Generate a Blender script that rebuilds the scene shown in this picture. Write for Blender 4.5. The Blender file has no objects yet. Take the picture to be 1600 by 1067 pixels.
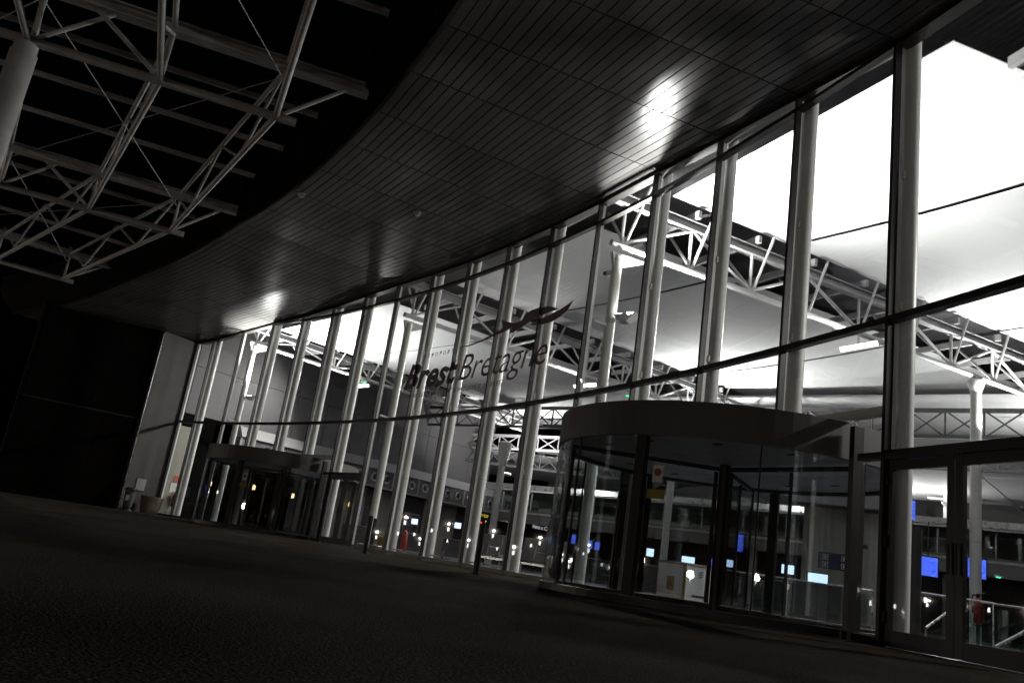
import bpy, math, random
from mathutils import Vector, Matrix
random.seed(7)
R_ = math.radians
S = bpy.context.scene
COL = S.collection

# ------------------------------------------------------------------ camera
PITCH, ROLL, CAMH, FPX = 0.25859, 0.15181, 0.3283, 1282.29
fwd = Vector((0, math.cos(PITCH), math.sin(PITCH)))
rgt = Vector((1, 0, 0))
upv = rgt.cross(fwd)
cx = rgt * math.cos(ROLL) + upv * math.sin(ROLL)
cy = -rgt * math.sin(ROLL) + upv * math.cos(ROLL)
cam_d = bpy.data.cameras.new('camera')
cam_d.sensor_width = 36.0
cam_d.lens = 36.0 * FPX / 1600.0
cam_d.clip_start = 0.05
cam_d.clip_end = 3000
cam = bpy.data.objects.new('camera', cam_d)
COL.objects.link(cam)
m = Matrix((cx, cy, -fwd)).transposed().to_4x4()
m.translation = Vector((0, 0, CAMH))
cam.matrix_world = m
S.camera = cam

# ------------------------------------------------------------------ night sky, exposure
W = bpy.data.worlds.new('World')
S.world = W
W.use_nodes = True
wn = W.node_tree.nodes
bg = wn['Background']
sky = wn.new('ShaderNodeTexSky')
sky.sky_type = 'NISHITA'
sky.sun_disc = False
sky.sun_elevation = R_(-4.0)
sky.sun_rotation = R_(200)
W.node_tree.links.new(sky.outputs[0], bg.inputs[0])
bg.inputs[1].default_value = 0.02
S.view_settings.view_transform = 'Standard'
S.view_settings.look = 'None'
S.view_settings.gamma = 1
S.view_settings.exposure = 0.0
S.view_settings.use_curve_mapping = False
S.render.engine = 'CYCLES'
S.cycles.use_denoising = True
S.cycles.max_bounces = 10
S.cycles.diffuse_bounces = 4
S.cycles.glossy_bounces = 4
S.cycles.transparent_max_bounces = 24
S.cycles.sample_clamp_indirect = 4.0
S.cycles.caustics_reflective = False
S.cycles.caustics_refractive = False

# ------------------------------------------------------------------ the curved facade's own coordinates
# i counts glazing bays along the facade, r is metres out from the glass (negative = indoors)
FX, FY, FH, FK, BAY = 4.98774, 10.35006, 1.88532, 0.01825, 2.16
FR = 1.0 / FK
CX, CY = FX - math.sin(FH) * FR, FY + math.cos(FH) * FR
Z1, Z2, Z0 = 4.148, 8.40, 2.32
def hd(i): return FH + FK * i * BAY
def nrm(i): return Vector((-math.sin(hd(i)), math.cos(hd(i)), 0))
def tan(i): return Vector((math.cos(hd(i)), math.sin(hd(i)), 0))
def P(i, r=0.0, z=0.0):
    h = hd(i)
    return Vector((CX + (FR - r) * math.sin(h), CY - (FR - r) * math.cos(h), z))
ZT = [(-3, 8.42), (-0.5, 8.43), (0, 8.47), (1, 8.70), (2, 8.86), (3, 8.98), (5, 9.02), (9, 9.03), (10, 8.93), (11, 8.76),
      (12, 8.62), (13, 8.47), (14, 8.26), (15, 7.98), (16, 7.80), (18, 7.5)]
def zs(i):
    for (a, za), (b, zb) in zip(ZT, ZT[1:]):
        if a <= i <= b: return za + (zb - za) * (i - a) / (b - a)
    return ZT[0][1] if i < ZT[0][0] else ZT[-1][1]
def dirv(deg): return Vector((math.cos(R_(deg)), math.sin(R_(deg)), 0))
UP = Vector((0, 0, 1))

# ------------------------------------------------------------------ mesh builder
class MB:
    def __init__(s): s.v = []; s.f = []
    def quad(s, *p):
        n = len(s.v); s.v += [Vector(q) for q in p]; s.f.append(tuple(range(n, n + len(p)))); return s
    def hexa(s, b, t):   # bottom ring, top ring
        n = len(s.v); k = len(b); s.v += [Vector(q) for q in b] + [Vector(q) for q in t]
        s.f.append(tuple(range(n + k - 1, n - 1, -1))); s.f.append(tuple(range(n + k, n + 2 * k)))
        for j in range(k):
            a = (j + 1) % k; s.f.append((n + j, n + a, n + k + a, n + k + j))
        return s
    def box(s, c, sx, sy, sz, ax=Vector((1, 0, 0)), ay=None, az=UP):   # c = centre
        c = Vector(c); ax = Vector(ax).normalized(); az = Vector(az).normalized()
        ay = az.cross(ax) if ay is None else Vector(ay).normalized()
        x, y, z = ax * sx / 2, ay * sy / 2, az * sz / 2
        return s.hexa([c - x - y - z, c + x - y - z, c + x + y - z, c - x + y - z],
                      [c - x - y + z, c + x - y + z, c + x + y + z, c - x + y + z])
    def bar(s, p, q, w, h, up=UP):
        p, q = Vector(p), Vector(q); d = (q - p).normalized(); up = Vector(up)
        sd = d.cross(up)
        if sd.length < 1e-4: sd = d.cross(Vector((1, 0, 0)))
        sd.normalize(); u = sd.cross(d)
        a, b = sd * w / 2, u * h / 2
        return s.hexa([p - a - b, p + a - b, p + a + b, p - a + b], [q - a - b, q + a - b, q + a + b, q - a + b])
    def ibeam(s, p, q, w, h, tf=0.03, tw=0.03):
        s.bar(Vector(p) + UP * (h / 2 - tf / 2), Vector(q) + UP * (h / 2 - tf / 2), w, tf)
        s.bar(Vector(p) - UP * (h / 2 - tf / 2), Vector(q) - UP * (h / 2 - tf / 2), w, tf)
        return s.bar(p, q, tw, h - 2 * tf - .004)
    def tube(s, p, q, r, n=10, r2=None):
        p, q = Vector(p), Vector(q); d = (q - p).normalized()
        a = d.orthogonal().normalized(); b = d.cross(a); r2 = r if r2 is None else r2
        return s.hexa([p + (a * math.cos(t) + b * math.sin(t)) * r for t in [2 * math.pi * k / n for k in range(n)]],
                      [q + (a * math.cos(t) + b * math.sin(t)) * r2 for t in [2 * math.pi * k / n for k in range(n)]])
    def path(s, pts, r, n=8):
        for p, q in zip(pts, pts[1:]): s.tube(p, q, r, n)
        return s
    def lathe(s, c, prof, n=20, ax=UP):   # prof = [(radius, height)]
        c = Vector(c); ax = Vector(ax).normalized(); a = ax.orthogonal().normalized(); b = ax.cross(a); o = len(s.v)
        for (r, h) in prof:
            for k in range(n):
                t = 2 * math.pi * k / n; s.v.append(c + ax * h + (a * math.cos(t) + b * math.sin(t)) * r)
        for j in range(len(prof) - 1):
            for k in range(n):
                k2 = (k + 1) % n; s.f.append((o + j * n + k, o + j * n + k2, o + (j + 1) * n + k2, o + (j + 1) * n + k))
        s.f.append(tuple(o + k for k in range(n - 1, -1, -1))); e = o + (len(prof) - 1) * n
        s.f.append(tuple(e + k for k in range(n))); return s
    def arcwall(s, c, r, th, z0, z1, a0, a1, n0, t0, seg=24):   # vertical curved sheet; angles from direction n0 towards t0
        c = Vector(c)
        for k in range(seg):
            q = []
            for a in (a0 + (a1 - a0) * k / seg, a0 + (a1 - a0) * (k + 1) / seg):
                d = n0 * math.cos(R_(a)) + t0 * math.sin(R_(a)); q.append((c + d * (r - th), c + d * r))
            (i0, o0), (i1, o1) = q
            z = lambda p, h: Vector((p.x, p.y, h))
            s.quad(z(o0, z0), z(o1, z0), z(o1, z1), z(o0, z1)); s.quad(z(i1, z0), z(i0, z0), z(i0, z1), z(i1, z1))
            s.quad(z(o0, z1), z(o1, z1), z(i1, z1), z(i0, z1)); s.quad(z(o1, z0), z(o0, z0), z(i0, z0), z(i1, z0))
            if k == 0: s.quad(z(i0, z0), z(o0, z0), z(o0, z1), z(i0, z1))
            if k == seg - 1: s.quad(z(o1, z0), z(i1, z0), z(i1, z1), z(o1, z1))
        return s

ORG = {}
def root_of(o):
    while o.parent: o = o.parent
    return o
def mesh_obj(name, mb, mat, org, smooth=False, bevel=0):
    me = bpy.data.meshes.new(name)
    me.from_pydata([v - org for v in mb.v], [], mb.f)
    me.validate()
    if mat: me.materials.append(mat)
    o = bpy.data.objects.new(name, me); COL.objects.link(o)
    if smooth:
        me.polygons.foreach_set('use_smooth', [True] * len(me.polygons))
        try: me.set_sharp_from_angle(angle=R_(40))
        except Exception: pass
    if bevel:
        b = o.modifiers.new('bevel', 'BEVEL'); b.width = bevel; b.segments = 2; b.limit_method = 'ANGLE'
    return o
def tag(o, label, cat, group=None):
    o['label'] = label; o['category'] = cat; o['kind'] = 'thing'
    if group: o['group'] = group
def thing(name, label, cat, loc, group=None):
    o = bpy.data.objects.new(name, None); COL.objects.link(o); o.location = loc; o.empty_display_size = 0.2
    ORG[o] = Vector(loc); tag(o, label, cat, group); return o
def part(name, mb, mat, parent, smooth=False, label=None, bevel=0):
    o = mesh_obj(name, mb, mat, ORG[root_of(parent)], smooth, bevel); o.parent = parent
    if label: o['label'] = label
    return o
def solid(name, mb, mat, label, cat, loc, group=None, smooth=False, bevel=0):
    o = mesh_obj(name, mb, mat, Vector(loc), smooth, bevel); o.location = loc; ORG[o] = Vector(loc); tag(o, label, cat, group); return o
def structure(name, mb, mat, kind='structure'):
    o = mesh_obj(name, mb, mat, Vector((0, 0, 0))); o['kind'] = kind; ORG[o] = Vector((0, 0, 0)); return o

# ------------------------------------------------------------------ materials
def mat_new(name):
    M = bpy.data.materials.new(name); M.use_nodes = True
    return M, M.node_tree.nodes, M.node_tree.links, M.node_tree.nodes['Principled BSDF']
def paint(name, col, rough=0.5, metal=0.0, var=0.12, scale=3.0, bump=0.0, bscale=40.0, spec=0.5, stretch=(1, 1, 1)):
    M, N, L, B = mat_new(name)
    tc = N.new('ShaderNodeTexCoord'); mp = N.new('ShaderNodeMapping'); mp.inputs['Scale'].default_value = stretch
    L.new(tc.outputs['Object'], mp.inputs[0])
    nz = N.new('ShaderNodeTexNoise'); nz.inputs['Scale'].default_value = scale; nz.inputs['Detail'].default_value = 6
    L.new(mp.outputs[0], nz.inputs['Vector'])
    rp = N.new('ShaderNodeMapRange'); rp.inputs[1].default_value = 0.3; rp.inputs[2].default_value = 0.7
    rp.inputs[3].default_value = 1 - var; rp.inputs[4].default_value = 1 + var
    L.new(nz.outputs[0], rp.inputs[0])
    mx = N.new('ShaderNodeMix'); mx.data_type = 'RGBA'; mx.blend_type = 'MULTIPLY'; mx.inputs[0].default_value = 1
    mx.inputs[6].default_value = (*col, 1); L.new(rp.outputs[0], mx.inputs[7]); L.new(mx.outputs[2], B.inputs['Base Color'])
    r2 = N.new('ShaderNodeMapRange'); r2.inputs[3].default_value = max(0.02, rough - 0.08); r2.inputs[4].default_value = min(1, rough + 0.08)
    L.new(nz.outputs[0], r2.inputs[0]); L.new(r2.outputs[0], B.inputs['Roughness'])
    B.inputs['Metallic'].default_value = metal; B.inputs['Specular IOR Level'].default_value = spec
    if bump:
        n2 = N.new('ShaderNodeTexNoise'); n2.inputs['Scale'].default_value = bscale; n2.inputs['Detail'].default_value = 4
        L.new(mp.outputs[0], n2.inputs['Vector'])
        bp = N.new('ShaderNodeBump'); bp.inputs['Strength'].default_value = bump; bp.inputs['Distance'].default_value = 0.02
        L.new(n2.outputs[0], bp.inputs['Height']); L.new(bp.outputs[0], B.inputs['Normal'])
    return M
def emit(name, col, strength):
    M, N, L, B = mat_new(name)
    B.inputs['Base Color'].default_value = (0.02, 0.02, 0.02, 1)
    B.inputs['Emission Color'].default_value = (*col, 1); B.inputs['Emission Strength'].default_value = strength
    return M
def screen_mat(name, strength):
    M, N, L, B = mat_new(name)
    tc = N.new('ShaderNodeTexCoord'); w = N.new('ShaderNodeTexNoise'); w.inputs['Scale'].default_value = 9; w.inputs['Detail'].default_value = 3
    mp = N.new('ShaderNodeMapping'); mp.inputs['Scale'].default_value = (1.5, 1.5, 9)
    L.new(tc.outputs['Object'], mp.inputs[0]); L.new(mp.outputs[0], w.inputs['Vector'])
    cr = N.new('ShaderNodeValToRGB'); cr.color_ramp.elements[0].color = (0.03, 0.08, 0.9, 1); cr.color_ramp.elements[0].position = 0.42
    cr.color_ramp.elements[1].color = (0.16, 0.28, 1, 1); cr.color_ramp.elements[1].position = 0.70
    L.new(w.outputs[0], cr.inputs[0]); L.new(cr.outputs[0], B.inputs['Emission Color'])
    B.inputs['Emission Strength'].default_value = strength; B.inputs['Base Color'].default_value = (0.01, 0.01, 0.02, 1)
    return M
def glass(name, tint, refl=1.0):
    M, N, L, B = mat_new(name); N.remove(B)
    out = N['Material Output']
    ge = N.new('ShaderNodeNewGeometry'); dt = N.new('ShaderNodeVectorMath'); dt.operation = 'DOT_PRODUCT'
    L.new(ge.outputs['Incoming'], dt.inputs[0]); L.new(ge.outputs['Normal'], dt.inputs[1])
    ab = N.new('ShaderNodeMath'); ab.operation = 'ABSOLUTE'; L.new(dt.outputs['Value'], ab.inputs[0])
    sb = N.new('ShaderNodeMath'); sb.operation = 'SUBTRACT'; sb.inputs[0].default_value = 1; L.new(ab.outputs[0], sb.inputs[1])
    pw = N.new('ShaderNodeMath'); pw.operation = 'POWER'; pw.inputs[1].default_value = 5; L.new(sb.outputs[0], pw.inputs[0])
    ma = N.new('ShaderNodeMath'); ma.operation = 'MULTIPLY_ADD'; ma.inputs[1].default_value = 0.9; ma.inputs[2].default_value = 0.045 * refl
    ma.use_clamp = True; L.new(pw.outputs[0], ma.inputs[0])
    tr = N.new('ShaderNodeBsdfTransparent'); tr.inputs[0].default_value = (*tint, 1)
    gl = N.new('ShaderNodeBsdfGlossy'); gl.inputs['Roughness'].default_value = 0.015; gl.inputs[0].default_value = (0.95, 0.97, 1, 1)
    mx = N.new('ShaderNodeMixShader'); L.new(ma.outputs[0], mx.inputs[0]); L.new(tr.outputs[0], mx.inputs[1]); L.new(gl.outputs[0], mx.inputs[2])
    L.new(mx.outputs[0], out.inputs[0])
    return M

def asphalt_mat():
    M, N, L, B = mat_new('asphalt')
    tc = N.new('ShaderNodeTexCoord')
    big = N.new('ShaderNodeTexNoise'); big.inputs['Scale'].default_value = 0.7; big.inputs['Detail'].default_value = 5
    fin = N.new('ShaderNodeTexNoise'); fin.inputs['Scale'].default_value = 60; fin.inputs['Detail'].default_value = 5; fin.inputs['Roughness'].default_value = .7
    vor = N.new('ShaderNodeTexVoronoi'); vor.inputs['Scale'].default_value = 95
    for n in (big, fin, vor): L.new(tc.outputs['Object'], n.inputs['Vector'])
    r1 = N.new('ShaderNodeValToRGB'); r1.color_ramp.elements[0].position = 0.35; r1.color_ramp.elements[0].color = (0.012, 0.0092, 0.007, 1)
    r1.color_ramp.elements[1].position = 0.7; r1.color_ramp.elements[1].color = (0.092, 0.070, 0.053, 1)
    L.new(fin.outputs[0], r1.inputs[0])
    r2 = N.new('ShaderNodeMapRange'); r2.inputs[1].default_value = .3; r2.inputs[2].default_value = .7; r2.inputs[3].default_value = .7; r2.inputs[4].default_value = 1.25
    L.new(big.outputs[0], r2.inputs[0])
    mx = N.new('ShaderNodeMix'); mx.data_type = 'RGBA'; mx.blend_type = 'MULTIPLY'; mx.inputs[0].default_value = 1
    L.new(r1.outputs[0], mx.inputs[6]); L.new(r2.outputs[0], mx.inputs[7])
    # a few pale chips of stone
    ch = N.new('ShaderNodeMath'); ch.operation = 'GREATER_THAN'; ch.inputs[1].default_value = 0.985
    L.new(vor.outputs['Color'], ch.inputs[0])
    m2 = N.new('ShaderNodeMix'); m2.data_type = 'RGBA'; L.new(ch.outputs[0], m2.inputs[0]); L.new(mx.outputs[2], m2.inputs[6]); m2.inputs[7].default_value = (0.13, 0.115, 0.10, 1)
    L.new(m2.outputs[2], B.inputs['Base Color'])
    B.inputs['Roughness'].default_value = 0.95; B.inputs['Specular IOR Level'].default_value = .03
    ad = N.new('ShaderNodeMath'); ad.operation = 'ADD'; L.new(fin.outputs[0], ad.inputs[0]); L.new(vor.outputs['Distance'], ad.inputs[1])
    bp = N.new('ShaderNodeBump'); bp.inputs['Strength'].default_value = 1.0; bp.inputs['Distance'].default_value = 0.016
    L.new(ad.outputs[0], bp.inputs['Height']); L.new(bp.outputs[0], B.inputs['Normal'])
    return M
def soffit_mat():
    M, N, L, B = mat_new('soffit_metal')
    oi = N.new('ShaderNodeObjectInfo')
    tc = N.new('ShaderNodeTexCoord'); nz = N.new('ShaderNodeTexNoise'); nz.inputs['Scale'].default_value = 1.3; nz.inputs['Detail'].default_value = 5
    L.new(tc.outputs['Object'], nz.inputs['Vector'])
    a = N.new('ShaderNodeMapRange'); a.inputs[3].default_value = 0.85; a.inputs[4].default_value = 1.12; L.new(oi.outputs['Random'], a.inputs[0])
    b = N.new('ShaderNodeMapRange'); b.inputs[1].default_value = .3; b.inputs[2].default_value = .7; b.inputs[3].default_value = .95; b.inputs[4].default_value = 1.04; L.new(nz.outputs[0], b.inputs[0])
    mu = N.new('ShaderNodeMath'); mu.operation = 'MULTIPLY'; L.new(a.outputs[0], mu.inputs[0]); L.new(b.outputs[0], mu.inputs[1])
    mx = N.new('ShaderNodeMix'); mx.data_type = 'RGBA'; mx.blend_type = 'MULTIPLY'; mx.inputs[0].default_value = 1
    mx.inputs[6].default_value = (0.125, 0.120, 0.118, 1); L.new(mu.outputs[0], mx.inputs[7]); L.new(mx.outputs[2], B.inputs['Base Color'])
    B.inputs['Metallic'].default_value = 0.06
    B.inputs['Specular IOR Level'].default_value = 0.17
    r = N.new('ShaderNodeMapRange'); r.inputs[3].default_value = .21; r.inputs[4].default_value = .25; L.new(nz.outputs[0], r.inputs[0]); L.new(r.outputs[0], B.inputs['Roughness'])
    return M

m_asph = asphalt_mat()
m_soffit = soffit_mat()
m_black = paint('black_trim', (0.012, 0.011, 0.011), 0.45)
m_fascia = paint('matt_black_fascia', (0.005, 0.0045, 0.0045), 0.9, spec=0.05)
m_dark = paint('dark_bronze_frame', (0.014, 0.012, 0.011), 0.42, metal=0.1)
m_white = paint('white_steel_paint', (0.80, 0.80, 0.78), 0.42, var=0.06, scale=1.5)
m_whitec = paint('white_truss_paint', (0.74, 0.74, 0.74), 0.4, var=0.05)
m_can = paint('weathered_white_steel', (0.40, 0.375, 0.37), 0.55, var=0.2, scale=2.5)
m_beam = paint('pale_grey_beam', (0.42, 0.42, 0.43), 0.5, var=0.1)
m_memb = paint('white_membrane', (0.80, 0.80, 0.81), 0.75, var=0.03, scale=0.4, bump=0.05, bscale=1.2)
m_deck = paint('dark_roof_deck', (0.13, 0.13, 0.14), 0.35, metal=0.2)
m_gwall = paint('grey_wall_panel', (0.105, 0.10, 0.105), 0.55, var=0.07, scale=0.8)
m_lgrey = paint('light_grey_panel', (0.33, 0.32, 0.335), 0.5, var=0.05)
m_dgrey = paint('charcoal_panel', (0.07, 0.068, 0.072), 0.5)
m_cream = paint('cream_wall', (0.34, 0.325, 0.28), 0.7, var=0.06)
m_conc = paint('painted_concrete', (0.078, 0.075, 0.07), 0.8, var=0.16, scale=1.1, bump=0.15, bscale=25)
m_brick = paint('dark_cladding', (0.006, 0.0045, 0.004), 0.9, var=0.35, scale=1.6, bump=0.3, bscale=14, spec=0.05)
m_tile = paint('floor_tile', (0.085, 0.085, 0.10), 0.2, var=0.08, scale=0.9)
m_glass = glass('facade_glass', (0.95, 0.97, 0.965))
m_dglass = glass('door_glass', (0.94, 0.955, 0.955), 1.4)
m_band = paint('brown_canopy_band', (0.10, 0.087, 0.086), 0.5, var=0.06)
m_rglass = glass('rail_glass', (0.82, 0.9, 0.88), 1.2)
m_steel = paint('brushed_steel', (0.55, 0.55, 0.56), 0.28, metal=0.9)
m_ceil = paint('door_ceiling', (0.62, 0.62, 0.63), 0.6)
m_red = paint('red_enamel', (0.26, 0.014, 0.012), 0.35)
m_yel = paint('yellow_plastic', (0.62, 0.40, 0.02), 0.45)
m_ysign = paint('dull_yellow_sign', (0.33, 0.25, 0.02), 0.6)
m_navy = paint('navy_sign', (0.012, 0.016, 0.05), 0.5)
m_letter = paint('dark_vinyl', (0.20, 0.15, 0.16), 0.7)
m_wsign = paint('white_vinyl', (0.75, 0.75, 0.74), 0.6)
m_orange = paint('orange_sign', (0.55, 0.10, 0.03), 0.6)
m_tan = paint('tan_wood', (0.36, 0.24, 0.12), 0.5, var=0.25, scale=4, stretch=(1, 1, 8))
m_seat = paint('grey_seat_vinyl', (0.16, 0.155, 0.16), 0.5)
m_plant = paint('planter_stone', (0.24, 0.19, 0.15), 0.8, bump=0.3, bscale=30)
m_lamp = emit('lamp_glow', (1, 0.97, 0.92), 18)
m_green = emit('green_exit_glow', (0.02, 1.0, 0.3), 5)
m_redled = emit('red_led_glow', (1, 0.03, 0.02), 6)
m_amber = emit('amber_lamp_glow', (1.0, 0.62, 0.25), 5)
m_litsign = emit('lit_white_letters', (0.9, 0.92, 1.0), 0.55)
m_lityel = emit('lit_yellow_letters', (1.0, 0.72, 0.03), 0.6)
m_screen = screen_mat('blue_screen', 1.3)
m_screenw = emit('white_blue_screen', (0.5, 0.65, 1.0), 2.6)

# ------------------------------------------------------------------ ground and hall floor
g = MB()
N_ = 14
xs = [-900, -200, -60, -30, -15, -6, 0, 6, 15, 30, 60, 200, 900]
for a in range(len(xs) - 1):
    for b in range(len(xs) - 1):
        g.quad((xs[a], xs[b], 0), (xs[a + 1], xs[b], 0), (xs[a + 1], xs[b + 1], 0), (xs[a], xs[b + 1], 0))
structure('ground', g, m_asph)
g = MB()
for k in range(-8, 32):
    a, b = k * 0.5, k * 0.5 + 0.5
    if b > 15.5: break
    g.quad(P(a, -.05, .006), P(a, -60, .006), P(b, -60, .006), P(b, -.05, .006))
floor = structure('hall_floor', g, m_tile)

# ------------------------------------------------------------------ soffit: radial bays of concentric metal slats
sof = thing('entrance_soffit', 'dark metal slatted soffit curving over the glazed entrance front', 'soffit', P(6, 3, 8.9))
SW, NS, GAP = 0.2, 29, 0.022
far = MB()
def slat_pts(b, k, mb):
    r0, r1 = 0.05 + k * SW + GAP / 2, 0.05 + (k + 1) * SW - GAP / 2
    e = 0.006
    q = [P(b + e, r0), P(b + 1 - e, r0), P(b + 1 - e, r1), P(b + e, r1)]
    z = [zs(b), zs(b + 1), zs(b + 1), zs(b)]
    jz = random.uniform(-.003, .003)
    lo = [Vector((p.x, p.y, zz + jz)) for p, zz in zip(q, z)]
    hi = [v + Vector((0, 0, 0.03)) for v in lo]
    mb.hexa(lo, hi)
for b in range(-3, 18):
    for k in range(NS):
        if -1 <= b <= 8:
            s = MB(); slat_pts(b, k, s); part('slat', s, m_soffit, sof)
        else:
            slat_pts(b, k, far)
o = part('slat_rows', far, m_soffit, sof); o['kind'] = 'stuff'
back = MB(); fas = MB(); trim = MB(); head = MB()
for b in range(-3, 18):
    za, zb = zs(b), zs(b + 1)
    def Q(i, r, dz): return P(i, r, zs(i) + dz)
    back.quad(Q(b, 0, .045), Q(b + 1, 0, .045), Q(b + 1, 5.9, .045), Q(b, 5.9, .045))
    prof = [(5.87, -.02), (6.0, .03), (6.45, .35), (6.75, .85), (6.8, 1.35), (5.9, 1.4)]
    for (ra, ha), (rb, hb) in zip(prof, prof[1:]):
        fas.quad(Q(b, ra, ha), Q(b + 1, ra, ha), Q(b + 1, rb, hb), Q(b, rb, hb))
    trim.hexa([Q(b, 5.855, -.035), Q(b + 1, 5.855, -.035), Q(b + 1, 5.93, -.02), Q(b, 5.93, -.02)],
              [Q(b, 5.855, .02), Q(b + 1, 5.855, .02), Q(b + 1, 5.93, .028), Q(b, 5.93, .028)])
    head.hexa([Q(b, -.14, -.10), Q(b + 1, -.14, -.10), Q(b + 1, .075, -.10), Q(b, .075, -.10)],
              [Q(b, -.14, .06), Q(b + 1, -.14, .06), Q(b + 1, .045, .06), Q(b, .045, .06)])
part('backing', back, m_black, sof); part('fascia', fas, m_fascia, sof); part('edge_trim', trim, m_dark, sof); part('head_rail', head, m_dark, sof)

# ------------------------------------------------------------------ curtain wall
cw = thing('curtain_wall', 'tall curved glass front with dark mullions and transoms', 'glass facade', P(7, 0, 0))
END = 15.55
mull = list(range(-2, 16)) + [END]
DOORS = [(0.24, 2.98), (10.24, 12.98)]
def indoor(i): return any(a < i < b for a, b in DOORS)
SIDE = [(-1, 0), (9, 10)]
for i in mull:
    z0 = 2.80 if indoor(i) else 0.0
    zt = zs(i) - .1
    mb = MB(); c = P(i, .04, (z0 + zt) / 2); mb.box(c, .056, .11, zt - z0, tan(i))
    o = part('mullion', mb, m_dark, cw)
    mb = MB(); c = P(i, -.060, (z0 + zt) / 2); mb.box(c, .034, .075, zt - z0, tan(i)); part('inner_fin', mb, m_white, o)
def transom(a, b, z, h=.09, d=.13, mat=None):
    mb = MB(); e = .03 / BAY
    p, q = P(a + e, .02, z), P(b - e, .02, z)
    mb.bar(p, q, d, h); part('transom', mb, mat or m_dark, cw)
def pane(a, b, z0, z1a, z1b, mat=m_glass):
    e = .03 / BAY; n = nrm((a + b) / 2); p, q = P(a + e, .0), P(b - e, .0)
    lo = [p, q, q + n * .012, p + n * .012]
    mb = MB(); mb.hexa([Vector((v.x, v.y, z0)) for v in lo], [Vector((v.x, v.y, z)) for v, z in zip(lo, (z1a, z1b, z1b, z1a))])
    part('pane', mb, mat, cw)
for a, b in zip(mull, mull[1:]):
    mid = (a + b) / 2
    side = any(x <= mid <= y for x, y in SIDE)
    inside = indoor(mid) and indoor(a + .3) and indoor(b - .3)
    z0 = Z0 + .06 if side else (2.85 if (a in (0, 1, 2, 10, 11, 12)) else .10)
    transom(a, b, Z1)
    pane(a, b, z0, Z1 - .045, Z1 - .045)
    ta, tb = zs(a) - .1, zs(b) - .1
    if min(ta, tb) > Z2 + .06:
        transom(a, b, Z2, .08)
        pane(a, b, Z1 + .045, Z2 - .04, Z2 - .04); pane(a, b, Z2 + .04, ta, tb)
    elif max(ta, tb) > Z2 + .1 and b < 5 or (max(ta, tb) > Z2 + .1 and a >= 11):
        transom(a, b, Z2, .07); pane(a, b, Z1 + .045, min(Z2 - .035, ta), min(Z2 - .035, tb))
    else:
        pane(a, b, Z1 + .045, ta, tb)
    if side: transom(a, b, Z0, .12)
    elif a not in (0, 1, 2, 10, 11, 12):
        transom(a, b, .055, .09)
# transom over the revolving doors and the narrow sidelights next to them
for (a, b) in DOORS:
    for x, y in ((math.floor(a), math.floor(a) + 1), (math.floor(a) + 1, math.floor(a) + 2), (math.floor(a) + 2, math.floor(a) + 3)):
        transom(x, y, 2.91, .12, .12, m_white)
    transom(math.floor(a), a - .02, Z0, .09); transom(math.floor(a), a - .02, .055, .09)
    pane(math.floor(a), a - .02, .1, Z0 - .045, Z0 - .045, m_dglass); pane(math.floor(a), a - .02, Z0 + .045, 2.75, 2.75, m_dglass)
    mb = MB(); mb.box(P(a + .02, 0, 1.375), .09, .16, 2.75, tan(a)); part('door_jamb', mb, m_dark, cw)
    mb = MB(); mb.box(P(b, 0, 1.375), .06, .14, 2.75, tan(b)); part('door_jamb', mb, m_dark, cw)

# ------------------------------------------------------------------ steel columns just inside the glass
ORD = ['first', 'second', 'third', 'fourth', 'fifth', 'sixth', 'seventh', 'eighth', 'ninth', 'tenth', 'eleventh', 'twelfth', 'thirteenth', 'fourteenth', 'fifteenth', 'sixteenth']
KCOL = (-1, 4, 9, 14)
n = 0
for i in range(-2, 16):
    if i in KCOL: continue
    z0 = 2.86 if indoor(i) else 0.0
    lab = 'round white column standing behind the glass, %s slim one from the right' % ORD[n] if i >= 0 else 'round white column behind the glass beyond the right frame edge'
    if i >= -1: n += 1
    c = P(i, -.237, z0); zt = zs(i) + .5
    t = thing('steel_column', lab, 'column', c, 'slim columns behind the glazing')
    part('shaft', MB().lathe(c, [(.12, 0), (.12, zt - z0)], 20), m_white, t, True)
    if z0 == 0: part('base_plate', MB().lathe(c, [(.17, 0.008), (.17, .03)], 16), m_white, t)
    if z0 == 0 : part('joint_ring', MB().lathe(P(i, -.237, 2.30), [(.1225, -.006), (.1225, .006)], 20), m_beam, t)
    for z in (2.44, 4.38, 6.32):
        if z < z0: continue
        mb = MB(); mb.box(P(i, -.125, z), .09, .09, .12, tan(i)); part('clamp', mb, m_white, t, bevel=.006)
# bracketed columns that carry the trusses
KN = {-1: 'beyond the right frame edge', 4: 'with a camera at its head above the large revolving door', 9: 'dark against the bright sheet behind the lettering', 14: 'behind the far revolving door'}
for i in KCOL:
    c = P(i, -.62, 0); zt = 7.75
    t = thing('truss_column', 'white round truss column ' + KN[i], 'column', c, 'columns carrying the roof trusses')
    part('shaft', MB().lathe(c, [(.125, 0), (.125, zt)], 20), m_white, t, True)
    part('collar', MB().lathe(P(i, -.62, 5.55), [(.14, 0), (.14, .05)], 20), m_white, t)
    d = -nrm(i)
    hp = MB()
    base = P(i, -.62, zt - .25)
    for s in (-1, 1):
        o = tan(i) * .05 * s
        hp.hexa([base + o * .6 - d * .12, base + o * .6 + d * .15, base + o * .6 + d * .85 + UP * .33, base + o * .6 - d * .22 + UP * .33],
                [base + o - d * .12, base + o + d * .15, base + o + d * .85 + UP * .33, base + o - d * .22 + UP * .33])
    part('head_bracket', hp, m_white, t)
    for z in (4.38, 6.0):
        part('strut', MB().bar(P(i, -.17, z), P(i, -.5, z - .02), .05, .06), m_white, t)

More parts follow.
